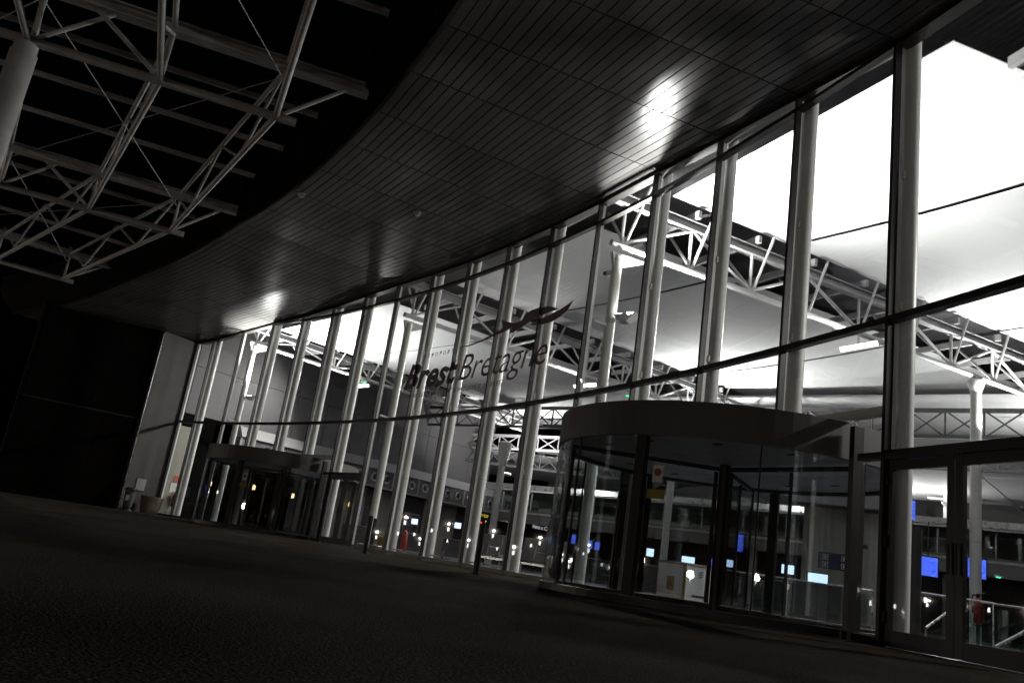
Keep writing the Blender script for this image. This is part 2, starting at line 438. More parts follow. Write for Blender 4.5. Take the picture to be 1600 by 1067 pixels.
# ------------------------------------------------------------------ roof trusses running into the hall
TDIR = {-1: 15.0, 4: 26.5, 9: 36.0, 14: 46.0}
TZ = {-1: (8.05, 9.25), 4: (8.05, 9.25), 9: (8.02, 9.2), 14: (7.88, 8.55)}
def truss(label, p0, d, zb, zt, length, step=2.1, first=0.0, edge=1.0, mat=m_whitec, props=True, group='roof trusses', deckz=.55):
    t = thing('roof_truss', label, 'truss', Vector((p0.x, p0.y, zb)), group)
    lat = d.cross(UP)
    A = lambda s, z, l=0: Vector((p0.x, p0.y, z)) + d * s + lat * l
    part('bottom_chord', MB().tube(A(-.25, zb), A(length, zb), .082, 14), mat, t, True)
    part('top_chord', MB().ibeam(A(-.3, zt), A(length, zt), .24, .26), m_beam, t)
    k = 0; s = first + .05
    while s < length:
        part('post', MB().tube(A(s, zb + .05), A(s, zt - .1), .045, 8), mat, t, True)
        if s + step < length:
            a, b = (s, s + step)
            part('diagonal', MB().tube(A(a, zb + .06), A(b, zt - .12), .045, 8) if k % 2 == 0 else MB().tube(A(a, zt - .12), A(b, zb + .06), .045, 8), mat, t, True)
        if props:
            part('prop', MB().tube(A(s + .1, zb + .06), A(s + .55, zt + .5, -edge * .1 + .1), .04, 8), mat, t, True)
            part('prop', MB().tube(A(s + .1, zb + .06), A(s + .55, zt + .35, edge * 1.6), .04, 8), mat, t, True)
            part('purlin', MB().bar(A(s + .02, zt + .28, .25), A(s + .02, zt + .28, -2.9), .10, .2), m_beam, t)
        s += step; k += 1
    return t
truss('white truss above the large revolving door running into the hall', P(4, -.62), dirv(TDIR[4]), *TZ[4], 30, edge=-1)
truss('white truss behind the lettering running into the hall', P(9, -.62), dirv(TDIR[9]), *TZ[9], 34, edge=-1)
truss('white truss at the far end above the small revolving door', P(14, -.62), dirv(TDIR[14]), *TZ[14], 20, edge=-1)
truss('white truss at the right frame edge above the double doors', P(-1, -.62), dirv(TDIR[-1]), *TZ[-1], 12, edge=-1)

# ------------------------------------------------------------------ white membrane ceiling sheets between the trusses
def sheet_set(label, near_a, near_b, da, db, za, zb, cuts, sag=.12, group='membrane ceilings'):
    t = thing('membrane_ceiling', label, 'membrane', Vector((near_a.x, near_a.y, za)), group)
    def pt(u, s):
        p = near_a + da * s; q = near_b + db * s
        w = p.lerp(q, u); z = za + (zb - za) * u - sag * 4 * u * (1 - u) * min(1, s / 6 + .2)
        return Vector((w.x, w.y, z))
    for (s0a, s0b, s1a, s1b) in cuts:
        mb = MB(); nu, nv = 12, 10; top = []
        for off in (0, .02):
            o = len(mb.v)
            for j in range(nv + 1):
                for k in range(nu + 1):
                    u = k / nu; sa = s0a + (s0b - s0a) * u; sb = s1a + (s1b - s1a) * u; s = sa + (sb - sa) * j / nv
                    mb.v.append(pt(u, s) + UP * off)
            for j in range(nv):
                for k in range(nu):
                    a = o + j * (nu + 1) + k; f = (a, a + 1, a + nu + 2, a + nu + 1)
                    mb.f.append(f if off else f[::-1])
        w = nu + 1; M_ = (nv + 1) * w
        ring = [k for k in range(w)] + [j * w + nu for j in range(1, nv + 1)] + [nv * w + k for k in range(nu - 1, -1, -1)] + [j * w for j in range(nv - 1, 0, -1)]
        for a, b in zip(ring, ring[1:] + ring[:1]): mb.f.append((a, b, b + M_, a + M_))
        part('sheet', mb, m_memb, t, True)
    return t
A4, AM = dirv(TDIR[4]), dirv(TDIR[-1] + 3)
sheet_set('white ceiling sheet glowing at the right above the double doors', P(3.97, -2.0), P(.40, -2.0), A4, AM, 9.82, 9.80,
          [(0, 0, 4.1, 5.4), (4.28, 5.58, 13.5, 13.5), (13.66, 13.66, 27, 27)])
A9 = dirv(TDIR[9])
sheet_set('grey shaded ceiling sheet above the lettering', P(8.95, -2.0), P(5.45, -2.0), A9, A4, 9.72, 9.95,
          [(0, 0, 4.0, 5.0), (4.15, 5.15, 13.5, 13.5), (13.66, 13.66, 29, 29)])
A14 = dirv(TDIR[14])
sheet_set('bright white ceiling sheet above the small revolving door', P(13.95, -1.6), P(10.45, -1.8), A14, A9, 8.80, 9.35,
          [(0, 0, 4.2, 5.0), (4.33, 5.13, 18, 18)])

# roof deck above: dark ribbed metal
rd = thing('roof_deck', 'dark ribbed metal roof deck above the white ceiling sheets', 'roof', P(5, -6, 10.7))
mb = MB()
for k in range(-3, 16): mb.quad(P(k, -.3, 10.9), P(k, -55, 10.9), P(k + 1, -55, 10.9), P(k + 1, -.3, 10.9))
part('deck_sheet', mb, m_deck, rd)
for s in range(60):
    rr = -.5 - s * .16
    mb = MB()
    mb.hexa([P(-2, rr, 10.83), P(.9, rr, 10.83), P(.9, rr - .07, 10.83), P(-2, rr - .07, 10.83)],
            [P(-2, rr + .03, 10.9), P(.9, rr + .03, 10.9), P(.9, rr - .1, 10.9), P(-2, rr - .1, 10.9)])
    if s < 34: part('deck_rib', mb, m_deck, rd)
mb = MB()
for k in range(-3, 16): mb.quad(P(k, -.16, zs(k) - .06), P(k + 1, -.16, zs(k + 1) - .06), P(k + 1, -.3, 10.9), P(k, -.3, 10.9))
part('closure_panel', mb, m_dgrey, rd)

# ------------------------------------------------------------------ uplighters (the lamps that light the hall)
def uplighter(label, pos, aim, energy, lat=None, size=(.5, .3), arm=.32, color=(1, .975, .94), spread=180):
    pos = Vector(pos); aim = Vector(aim).normalized()
    side = Vector((aim.x, aim.y, 0)).normalized()
    t = thing('uplighter', label, 'lamp', pos, 'wall-wash lamps on the truss columns')
    c = pos + side * arm
    part('arm', MB().tube(pos + side * .12, c + UP * -.02, .025, 8), m_white, t, True)
    part('pivot', MB().lathe(c - side * .1, [(.05, -.06), (.06, 0), (.05, .06)], 12), m_white, t, True)
    b = c + side * .30
    w = side.cross(UP) * .22
    hb = MB(); hb.hexa([b - side * .12 - w * .6 - UP * .14, b + side * .10 - w * .6 - UP * .14, b + side * .10 + w * .6 - UP * .14, b - side * .12 + w * .6 - UP * .14],
                       [b - side * .20 - w - UP * .0, b + side * .34 - w + UP * .06, b + side * .34 + w + UP * .06, b - side * .20 + w - UP * .0])
    part('housing', hb, m_white, t, bevel=.01)
    part('lens', MB().box(b + UP * .035 + side * .05, .36, .34, .01, side, None, (UP - side * .11)), m_lamp, t)
    li = bpy.data.lights.new('uplighter_light', 'AREA'); li.shape = 'RECTANGLE'; li.size, li.size_y = size; li.energy = energy; li.color = color
    li.spread = R_(spread)
    lo = bpy.data.objects.new('uplighter_light', li); COL.objects.link(lo); lo.parent = t
    lo.location = (b + UP * .10 + side * .05) - pos
    lo.rotation_euler = aim.to_track_quat('-Z', 'Y').to_euler()
    return t
right = lambda i: -tan(i)
uplighter('lamp on the camera column above the large revolving door', P(4, -.62, 6.2), UP * 1.0 + right(4) * .75 - nrm(4) * .45, 1900, spread=112, arm=.06)
uplighter('lamp on the column behind the small revolving door', P(14, -.62, 5.5), UP * 1.0 + right(14) * .35 - nrm(14) * .3, 1900, spread=118, arm=.06)
def on(i, s, z): 
    v = P(i, -.62) + dirv(TDIR[i]) * s; return Vector((v.x, v.y, z))
KD = [(4, 13.9, 'tall white hall column in line with the double doors'), (9, 14.2, 'white hall column behind the large revolving door'), (4, 26.0, 'distant white hall column seen through the left door leaf'), (9, 29.0, 'distant white hall column deep behind the revolving door')]
for i, s, lab in KD:
    c = on(i, s, 0)
    t = thing('hall_column', lab, 'column', c, 'round columns deep in the hall')
    part('shaft', MB().lathe(c, [(.16, 0), (.16, 7.95)], 20), m_white, t, True)
    part('capital', MB().lathe(on(i, s, 7.55), [(.17, 0), (.20, .12), (.26, .3), (.26, .36)], 16), m_white, t, True)
    part('joint_ring', MB().lathe(on(i, s, 2.9), [(.163, -.008), (.163, .008)], 20), m_beam, t)
uplighter('lamp high on the tall hall column in line with the double doors', on(4, 13.9, 5.9), UP + dirv(TDIR[4]) * .3 + right(4) * .5, 900)
uplighter('lamp on the hall column behind the large revolving door', on(9, 14.2, 5.9), UP + right(9) * .6 + dirv(36) * .5, 1100)
uplighter('lamp on the distant hall column seen through the left door leaf', on(4, 26.0, 7.75), UP - dirv(TDIR[4]) * .2, 2600)
uplighter('lamp on the distant column deep behind the revolving door', on(9, 29, 5.9), UP - tan(4) * .3, 900)

# fill lights added on the trusses to wash the columns and the floor towards the glass front
def fill_bar(label, pos, aim, energy):
    pos = Vector(pos); aim = Vector(aim).normalized(); sd = aim.cross(UP).normalized()
    t = thing('fill_bar', label, 'lamp', pos, 'added fill lights on the roof trusses')
    part('bracket', MB().bar(pos + UP * .02, pos + UP * .28, .05, .05), m_white, t)
    part('housing', MB().box(pos - aim * .06, .10, 1.3, .16, aim, sd, aim.cross(sd) * -1), m_white, t, bevel=.01)
    part('lens', MB().box(pos + aim * .002, .012, 1.24, .12, aim, sd, aim.cross(sd) * -1), m_lamp, t)
    li = bpy.data.lights.new('fill_bar_light', 'AREA'); li.shape = 'RECTANGLE'; li.size, li.size_y = 1.25, .12; li.energy = energy; li.spread = R_(140); li.color = (1, .96, .90)
    lo = bpy.data.objects.new('fill_bar_light', li); COL.objects.link(lo); lo.parent = t; lo.location = aim * .03
    lo.rotation_euler = aim.to_track_quat('-Z', 'Y').to_euler()
fill_bar('slim added fill light bar under the truss above the large revolving door', on(4, 8.5, 7.66), nrm(4) - UP * .6, 600)
fill_bar('slim added fill light bar under the truss behind the lettering', on(9, 8.5, 7.62), nrm(9) - UP * .6, 600)
fill_bar('slim added fill light bar under the truss at the far end', on(14, 6.0, 7.48), nrm(13) - UP * .6, 500)
fill_bar('slim added fill light bar under the truss at the right frame edge', on(-1, 7.5, 7.66), nrm(-1) - UP * .6, 400)

# security camera at the head of the bracketed column
c = P(4, -.62, 7.35) + tan(4) * .18
t = thing('security_camera', 'white security camera at the head of the column above the large revolving door', 'camera', c)
part('housing', MB().bar(c - nrm(4) * -.18 - UP * .04, c + nrm(4) * -.16 + UP * .06, .12, .12), m_white, t, bevel=.02)
part('mount', MB().tube(c - tan(4) * .1 - UP * .2, c, .03, 8), m_white, t, True)
part('lens', MB().lathe(c + nrm(4) * .20 - UP * .05, [(.05, 0), (.05, .02)], 12, nrm(4)), m_black, t)

# ------------------------------------------------------------------ lettering on the glass
def text_mesh(s, size, shear=0.0, offset=0.0, spacing=1.0):
    cu = bpy.data.curves.new('t', 'FONT'); cu.body = s; cu.size = size; cu.shear = shear; cu.offset = offset; cu.space_character = spacing; cu.extrude = .003; cu.resolution_u = 4
    o = bpy.data.objects.new('t', cu); COL.objects.link(o); dg = bpy.context.evaluated_depsgraph_get(); dg.update()
    me = o.evaluated_get(dg).to_mesh(); v = [x.co.copy() for x in me.vertices]; f = [tuple(p.vertices) for p in me.polygons]
    bpy.data.objects.remove(o); bpy.data.curves.remove(cu); return v, f
def text_on(mb, s, height_cap, width, place, shear=0.0, offset=0.0, spacing=1.0):
    v, f = text_mesh(s, height_cap / .70, shear, offset, spacing)
    x0 = min(a.x for a in v); x1 = max(a.x for a in v); k = width / (x1 - x0); n = len(mb.v)
    mb.v += [place((a.x - x0) * k, a.y, a.z) for a in v]; mb.f += [tuple(q + n for q in p) for p in f]
def on_glass(i0, zb):
    return lambda x, y, z: P(i0 - x / BAY, .028 + z, zb + y)
lg = thing('glass_lettering', 'large dark airport name lettering with a bird shaped swoosh on the glass', 'lettering', P(6.4, .03, 5.1))
mb = MB(); text_on(mb, 'Brest', .78, 3.05, on_glass(8.28, 5.12), .28, .032); part('bold_word', mb, m_letter, lg)
mb = MB(); text_on(mb, 'Bretagne', .80, 4.45, on_glass(6.80, 5.13), .24, -.008, .95); part('thin_word', mb, m_letter, lg)
mb = MB(); text_on(mb, 'AÉROPORT', .125, 1.75, on_glass(7.86, 6.06), .2, 0, 1.9); part('small_heading', mb, m_letter, lg)
x_ = 0.0
for wd in ("CHAMBRE", "DE", "COMMERCE", "ET", "D'INDUSTRIE", "DE", "BREST"):
    w_ = .134 * len(wd); mb = MB(); text_on(mb, wd, .125, w_, on_glass(8.30 - x_ / BAY, 4.80), .2, .001, 1.3); part('small_word', mb, m_letter, lg); x_ += w_ + .13
def cutout(pts):     # flat vinyl shape (i, z) on the glass
    return MB().hexa([P(a, .034, z) for a, z in pts], [P(a, .028, z) for a, z in pts])
part('bird_wing', cutout([(6.95, 6.18), (6.68, 6.18), (6.36, 6.25), (6.01, 6.36), (5.85, 6.44), (5.93, 6.7), (5.64, 6.5), (5.53, 6.48), (5.38, 6.52), (5.26, 6.71), (5.05, 6.72), (4.82, 6.65), (4.62, 6.5),
    (4.88, 6.49), (5.14, 6.42), (5.22, 6.4), (5.42, 6.29), (5.53, 6.24), (5.67, 6.25), (5.62, 6.36), (5.91, 6.3), (6.35, 6.19), (6.67, 6.14)]), m_letter, lg)
part('bird_tail', cutout([(5.2, 6.3), (5.01, 6.38), (4.79, 6.41), (4.6, 6.46), (4.47, 6.52), (4.32, 6.61), (4.43, 6.37), (4.58, 6.26), (4.74, 6.2), (4.94, 6.21), (5.17, 6.27)]), m_letter, lg)

# ------------------------------------------------------------------ revolving doors
def revolving_door(off, label, wing_rot):
    ic = 1.617 + off; c = P(ic, -.04); n0, t0 = nrm(ic), tan(ic); RR = 2.80
    t = thing('revolving_door', label, 'revolving door', c, 'rounded entrance doors in the glass front')
    at = lambda a, r, z: c + (n0 * math.cos(R_(a)) + t0 * math.sin(R_(a))) * r + UP * z
    part('canopy_band', MB().arcwall(c, RR, .10, 2.32, 2.82, 0, 360, n0, t0, 72), m_band, t, True)
    part('roof_disc', MB().lathe(c, [(RR - .11, 2.66), (RR - .11, 2.70)], 48), m_dark, t)
    cl = part('ceiling_disc', MB().lathe(c, [(RR - .11, 2.38), (RR - .11, 2.42)], 48), m_ceil, t)
    for a in range(0, 360, 30):
        part('downlight', MB().box(at(a + 11, RR - .75, 2.375), .16, .07, .014, t0), m_black, cl)
    part('threshold_ring', MB().arcwall(c, RR + .03, .16, .008, .11, 0, 360, n0, t0, 72), m_black, t)
    # curved glass with thin joints
    for a0, a1 in ((95, 62), (61.3, 28), (27.3, -.6), (-1.4, -25.5), (-30.5, -61.6), (-62.4, -91), (-145, -180), (-180.7, -210), (-215, -262)):
        part('curved_pane', MB().arcwall(c, RR - .03, .012, .12, 2.31, a0, a1, n0, t0, 16), m_dglass, t, True)
    for a, w in ((-28, .15), (-92.5, .10), (96, .12), (-142, .14), (-212, .16)):
        d = n0 * math.cos(R_(a)) + t0 * math.sin(R_(a))
        part('post', MB().box(at(a, RR - .05, 1.215), .13, w, 2.19, d), m_dark, t, bevel=.008)
    for a in (-1, -62, 27.6, 61.6):
        d = n0 * math.cos(R_(a)) + t0 * math.sin(R_(a))
        part('joint', MB().box(at(a, RR - .036, 1.215), .03, .02, 2.19, d), m_black, t)
    part('centre_post', MB().lathe(c, [(.09, .02), (.09, 2.38)], 16), m_dark, t, True)
    for k in range(3):
        a = wing_rot + 120 * k; d = n0 * math.cos(R_(a)) + t0 * math.sin(R_(a))
        wg = MB(); r1 = RR - .22
        wg.bar(c + d * .1 + UP * .08, c + d * r1 + UP * .08, .05, .12); wg.bar(c + d * .1 + UP * 2.3, c + d * r1 + UP * 2.3, .05, .07)
        wg.box(c + d * (r1 - .03) + UP * 1.2, .055, .05, 2.1, d); wg.box(c + d * .14 + UP * 1.2, .06, .05, 2.1, d); wg.box(c + d * (r1 * .52) + UP * 1.2, .03, .05, 2.1, d)
        w = part('wing', wg, m_dark, t)
        part('wing_glass', MB().box(c + d * (r1 / 2 + .03) + UP * 1.2, r1 - .35, .010, 2.0, d), m_dglass, w)
    # two stickers on the wing post facing out
    a = -34; d = n0 * math.cos(R_(a)) + t0 * math.sin(R_(a)); sd = d.cross(UP)
    st = part('no_entry_sticker', MB().box(at(a, RR - .012, 1.78), .15, .004, .24, sd), m_wsign, t)
    part('red_ring', MB().arcwall(Vector((0, 0, 0)), 1, .1, 0, .1, 0, 1, n0, t0, 1), m_red, st) if False else None
    ring = MB(); cc = at(a, RR - .006, 1.80)
    ring.lathe(cc, [(.055, 0), (.055, .003)], 20, d); part('prohibition_disc', ring, m_red, st)
    part('yellow_sticker', MB().box(at(a, RR - .010, 1.50), .26, .004, .13, sd), m_ysign, t)
    return t
revolving_door(0, 'large dark revolving door at the right with round canopy band', 20)
revolving_door(10, 'smaller looking far revolving door at the left end of the glass front', 55)

# ------------------------------------------------------------------ hinged double doors beside them
def double_door(a, label):
    t = thing('double_door', label, 'door', P(a + .5, 0, 0), 'hinged doors beside the revolving doors')
    e = .035 / BAY
    for k, (x, y) in enumerate(((a + e, a + .497), (a + .503, a + 1 - e))):
        f = MB(); p, q = P(x, .02), P(y, .02); d = (q - p).normalized(); w = .105; z1 = Z0 - .07
        f.box(p + d * w / 2 + UP * (z1 / 2 + .01), w, .06, z1 - .02, d); f.box(q - d * w / 2 + UP * (z1 / 2 + .01), w, .06, z1 - .02, d)
        f.bar(p + d * (w + .002) + UP * .11, q - d * (w + .002) + UP * .11, .056, .19); f.bar(p + d * (w + .002) + UP * (z1 - .06), q - d * (w + .002) + UP * (z1 - .06), .056, .12)
        lf = part('leaf', f, m_dark, t)
        m_ = (p + q) / 2
        part('leaf_glass', MB().box(m_ + UP * (z1 / 2 + .04), (q - p).length - 2 * w - .004, .012, z1 - .33, d), m_dglass, lf)
        hx = q - d * .03 if k else p + d * .03
        for z in (.35, 1.25, 2.0): part('hinge', MB().tube(hx + nrm(a + .5) * .05 + UP * (z - .06), hx + nrm(a + .5) * .05 + UP * (z + .06), .016, 8), m_dark, lf, True)
        ix = p + d * .05 if k else q - d * .05
        part('handle', MB().tube(ix + nrm(a + .5) * .07 + UP * .9, ix + nrm(a + .5) * .07 + UP * 1.25, .014, 8), m_dark, lf, True)
    return t
double_door(-1, 'dark framed double door at the right frame edge')
double_door(9, 'dark framed double door beside the far revolving door')

# ------------------------------------------------------------------ left end: fin wall, dark cladding, bin, planter, notice
pe = P(END, 0); ne = nrm(END); te = tan(END)
fin_c = pe + ne * .9
f = MB(); d50 = dirv(50)
a0 = pe + ne * .02 + te * .06; a1 = pe + ne * 1.75 + te * .06
f.hexa([a0, a1, a1 + te * .35, a0 + te * .35], [v + UP * (zs(15.6) - .02) for v in (a0, a1, a1 + te * .35, a0 + te * .35)])
fin = solid('end_wall', f, m_conc, 'pale grey end wall at the left of the glass front', 'wall', Vector((a0.x, a0.y, 0)))
edge = MB(); edge.box(a1 + ne * .012 + te * .02 + UP * 3.9, .03, .02, 7.7, te)
part('metal_edge', edge, m_steel, fin)
w0 = a1 + te * .36; dl = Vector((-.83, -.56, 0)).normalized()
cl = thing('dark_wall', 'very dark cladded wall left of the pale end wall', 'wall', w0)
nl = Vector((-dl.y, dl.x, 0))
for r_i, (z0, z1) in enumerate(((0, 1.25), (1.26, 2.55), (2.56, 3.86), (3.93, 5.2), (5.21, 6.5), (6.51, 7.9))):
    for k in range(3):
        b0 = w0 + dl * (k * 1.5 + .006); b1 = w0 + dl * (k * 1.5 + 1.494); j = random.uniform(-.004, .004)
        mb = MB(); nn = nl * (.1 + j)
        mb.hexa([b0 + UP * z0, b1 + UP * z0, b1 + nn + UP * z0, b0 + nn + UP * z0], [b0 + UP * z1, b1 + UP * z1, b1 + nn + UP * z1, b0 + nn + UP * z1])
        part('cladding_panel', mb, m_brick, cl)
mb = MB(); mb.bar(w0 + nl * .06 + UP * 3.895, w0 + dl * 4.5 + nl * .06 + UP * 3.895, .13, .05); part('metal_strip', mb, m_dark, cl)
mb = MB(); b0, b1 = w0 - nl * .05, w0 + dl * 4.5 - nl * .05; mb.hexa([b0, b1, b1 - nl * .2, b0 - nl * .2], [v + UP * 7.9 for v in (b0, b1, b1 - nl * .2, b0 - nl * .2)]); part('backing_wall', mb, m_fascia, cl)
mb = MB(); b0 = w0 + dl * 4.53; mb.hexa([b0 - nl * .27, b0 + dl * .12 - nl * .27, b0 + dl * .12 + nl * .12, b0 + nl * .12], [v + UP * 7.92 for v in (b0 - nl * .27, b0 + dl * .12 - nl * .27, b0 + dl * .12 + nl * .12, b0 + nl * .12)]); part('edge_cover', mb, m_fascia, cl)  # black box added to cover the lit ends of the cladding
# notice on the end wall
q = pe + ne * 1.05 + te * .05
nt = solid('wall_notice', MB().box(q - te * .012 + UP * 1.15, .42, .02, .5, ne), m_lgrey, 'small grey notice on the pale end wall', 'notice', Vector((q.x, q.y, .9)))
# litter bin
c = pe + ne * 1.75 - te * .55
t = thing('litter_bin', 'pale litter bin with dark lid by the pale end wall', 'bin', c)
part('foot', MB().lathe(c, [(.26, .005), (.22, .06), (.08, .12)], 16), m_black, t, True)
part('body', MB().lathe(c, [(.16, .13), (.20, .45), (.22, .80)], 16), m_conc, t, True)
part('lid', MB().lathe(c, [(.25, .81), (.25, .88), (.18, .95)], 16), m_black, t, True)
part('sticker', MB().box(c - te * .0 + Vector((.0, -.205, .52)), .14, .01, .22), m_wsign, t)
c = pe + ne * .75 - te * .6
t = thing('planter', 'squat stone coloured planter between bin and glass front', 'planter', c)
part('tub', MB().lathe(c, [(.33, .005), (.42, .25), (.44, .62), (.46, .66), (.46, .72), (.38, .72), (.36, .60)], 24), m_plant, t, True)
part('soil', MB().lathe(c, [(.36, .56), (.36, .62)], 20), m_black, t)

# ------------------------------------------------------------------ hall side wall with porthole bulkhead
SD = dirv(50); SN = Vector((SD.y, -SD.x, 0)); S0 = pe + SN * .02     # SN points into the hall (to the right)
def W_(dep, z, off=0.0): v = S0 + SD * dep + SN * off; return Vector((v.x, v.y, z))
sw = thing('hall_side_wall', 'grey panelled side wall of the hall above the rental desks', 'wall', W_(10, 0))
def wallbox(mb, d0, d1, z0, z1, o0, o1):
    return mb.hexa([W_(d0, z0, o0), W_(d1, z0, o0), W_(d1, z0, o1), W_(d0, z0, o1)], [W_(d0, z1, o0), W_(d1, z1, o0), W_(d1, z1, o1), W_(d0, z1, o1)])
for k in range(11):
    for z0, z1 in ((4.62, 6.8), (6.82, 9.6)):
        part('wall_panel', wallbox(MB(), .15 + k * 1.96, .15 + k * 1.96 + 1.94, z0, z1, -.3, -.02), m_gwall, sw)
part('end_return', wallbox(MB(), 21.75, 21.9, 4.62, 9.6, -8, -.02), m_gwall, sw)
part('white_pier', wallbox(MB(), .1, .98, 0, 4.0, -.3, .0), m_cream, sw)
for a, b in ((9.8, 12.3), (13.3, 14.8), (17.2, 20.0)):
    part('lower_wall', wallbox(MB(), a, b, 0, 3.1, -.9, -.6), m_cream, sw)
for a, b in ((12.3, 13.3), (14.8, 17.2), (20.0, 31)):
    part('recess_panel', wallbox(MB(), a, b, 0, 3.1, -.95, -.75), m_dgrey, sw)
part('door_frame', wallbox(MB(), 15.6, 16.9, .02, 2.2, -.74, -.70), m_lgrey, sw)
part('shutter', wallbox(MB(), 15.7, 16.8, .1, 2.1, -.69, -.66), m_gwall, sw)
bk = thing('porthole_bulkhead', 'grey bulkhead with round porthole lamps along the hall side wall', 'bulkhead', W_(12, 3.1))
part('sloped_top', MB().hexa([W_(2.9, 4.1, -.02), W_(36, 4.1, -.02), W_(36, 4.1, .62), W_(2.9, 4.1, .62)], [W_(2.9, 4.62, -.02), W_(36, 4.62, -.02), W_(36, 4.60, .30), W_(2.9, 4.60, .30)]), m_lgrey, bk)
for k in range(16):
    a = 2.96 + k * 2.03
    part('face_panel', wallbox(MB(), a, a + 2.0, 3.22, 4.09, -.02, .5), m_gwall, bk)
    part('rib', wallbox(MB(), a - .06, a + .06, 3.22, 4.09, .5, .535), m_lgrey, bk)
    for h in (.55, 1.48):
        pr = MB(); cc = W_(a + h, 3.66, .505)
        o_ = len(pr.v); pr.lathe(cc, [(.25, 0), (.25, .05), (.22, .075), (.165, .06), (.15, .012)], 24, SN)
        ph = part('porthole_ring', pr, m_steel, bk, True)
        part('porthole_glass', MB().lathe(cc, [(.15, .006), (.15, .02)], 20, SN), m_black, ph)
part('bottom_lip', wallbox(MB(), 2.9, 36, 3.12, 3.2, -.02, .54), m_lgrey, bk)
# hanging signs under the bulkhead
def hang_sign(label, d0, d1, z0, z1, txt, m_txt, off=.72, parts=()):
    t = thing('hanging_sign', label, 'sign', W_((d0 + d1) / 2, z0, off), 'signs over the rental desks')
    bd = part('board', wallbox(MB(), d0, d1, z0, z1, off - .04, off), m_black, t)
    h = z1 - z0
    mb = MB(); text_on(mb, txt, h * .52, (d1 - d0) * .86, lambda x, y, z: W_(d0 + (d1 - d0) * .07 + x, z0 + h * .26 + y, off + .006 + z), .22, .004)
    part('letters', mb, m_txt, t)
    for dd in (d0 + .2, d1 - .2): part('hanger', MB().tube(W_(dd, z1, off - .02), W_(dd, 3.16, off - .1), .012, 6), m_steel, t)
hang_sign('yellow lettered black sign over the first rental desk', 20.0, 21.75, 2.62, 3.08, 'Hertz', m_lityel)
hang_sign('white lettered black sign over the middle rental desk', 21.85, 25.4, 2.60, 3.08, 'Location de Véhicules', m_litsign)
hang_sign('white lettered black sign beside the large revolving door', 26.2, 28.6, 2.58, 3.08, 'Rent a Car', m_litsign)
for k, (a, b) in enumerate(((20.2, 22.6), (23.2, 25.8), (26.4, 29))):
    t = thing('rental_desk', '%s dark rental desk under the hanging signs' % ('left', 'middle', 'right')[k], 'desk', W_((a + b) / 2, 0, .2), 'rental desks')
    part('front', wallbox(MB(), a, b, .01, 1.05, -.1, .35), m_dgrey, t); part('top', wallbox(MB(), a - .05, b + .05, 1.06, 1.1, -.15, .42), m_lgrey, t)
    part('back_screen', wallbox(MB(), a, b, 1.3, 2.3, -.6, -.55), m_dgrey, t)
# white pier fittings: red sign, notice and extinguisher
q = W_(.55, 1.65, .012); solid('fire_notice', MB().box(q, .32, .012, .26, SD), m_orange, 'orange red sign on the white pier left of the far revolving door', 'sign', q)
q = W_(.50, 1.25, .012); solid('white_notice', MB().box(q, .4, .012, .42, SD), m_wsign, 'white notice under the orange red sign', 'notice', q)
def extinguisher(label, c, side):
    c = Vector(c); t = thing('fire_extinguisher', label, 'extinguisher', c, 'fire extinguishers')
    part('bottle', MB().lathe(c, [(.085, .02), (.095, .06), (.095, .48), (.06, .57), (.03, .60)], 18), m_red, t, True)
    part('valve', MB().lathe(c, [(.03, .60), (.03, .68)], 10), m_black, t, True)
    part('lever', MB().bar(c + UP * .68, c + UP * .73 + side * .16, .025, .02), m_black, t)
    part('hose', MB().path([c + UP * .64, c + UP * .66 - side * .12, c + UP * .5 - side * .17, c + UP * .25 - side * .13], .014, 6), m_black, t, True)
    return t
extinguisher('red extinguisher hung on the white pier at the far left', W_(.55, .42, .14), SD)

# ------------------------------------------------------------------ small things just inside the glass
def trolley_bollard(label, c, h=1.05):
    t = thing('bollard', label, 'bollard', c, 'black posts behind the glass')
    part('post', MB().lathe(c, [(.055, .006), (.055, h)], 14), m_black, t, True); part('cap', MB().lathe(c + UP * h, [(.06, 0), (.045, .03)], 14), m_black, t, True)
    part('foot', MB().lathe(c, [(.12, .006), (.12, .02)], 14), m_black, t); return t
trolley_bollard('black post standing outside on the ground before the far double door', Vector((-2.65, 19.82, .0)), .84)
trolley_bollard('black post left of the yellow box', P(8.78, -.45, 0), .98)
trolley_bollard('black post just right of the yellow box', P(8.42, -.55, 0), .95)
tb = trolley_bollard('black post with a red light standing outside left of the large revolving door', Vector((-.02, 15.6, 0)), .95)
q = Vector((-.06, 15.53, .93)); part('red_light', MB().lathe(q, [(.012, 0), (.012, .012)], 10, Vector((0, -1, 0))), m_redled, tb)
c = P(8.6, -.75, 0)
t = thing('yellow_box', 'yellow salt box between black posts inside the glass', 'box', c)
part('body', MB().box(c + UP * .24, .42, .35, .42, tan(8.6)), m_yel, t, bevel=.02); part('lid', MB().box(c + UP * .475, .46, .39, .04, tan(8.6)), m_yel, t, bevel=.01)
extinguisher('red extinguisher on a stand inside the glass right of the yellow box', P(8.0, -.6, .16), right(8))
c = P(8.0, -.6, 0); t = thing('extinguisher_stand', 'low metal stand under the red extinguisher inside the glass', 'stand', c)
part('tray', MB().lathe(c, [(.14, .12), (.14, .15)], 14), m_steel, t); part('leg', MB().path([c + right(8) * -.2 + UP * .01, c + UP * .13, c + right(8) * .2 + UP * .01], .012, 6), m_steel, t)
BR = [(7.97, 7.08), (6.97, 6.08), (5.97, 5.08), (9.0, 8.1), (15.5, 15.05)]
BL = ['left of the red extinguisher stand', 'under the left seat row', 'under the tall black post', 'in front of the yellow box', 'at the foot of the white pier']
BL = ['behind the glass at the red extinguisher', 'behind the glass at the left seat row', 'behind the glass at the right seat row', 'behind the glass before the yellow box', 'behind the glass at the white pier']
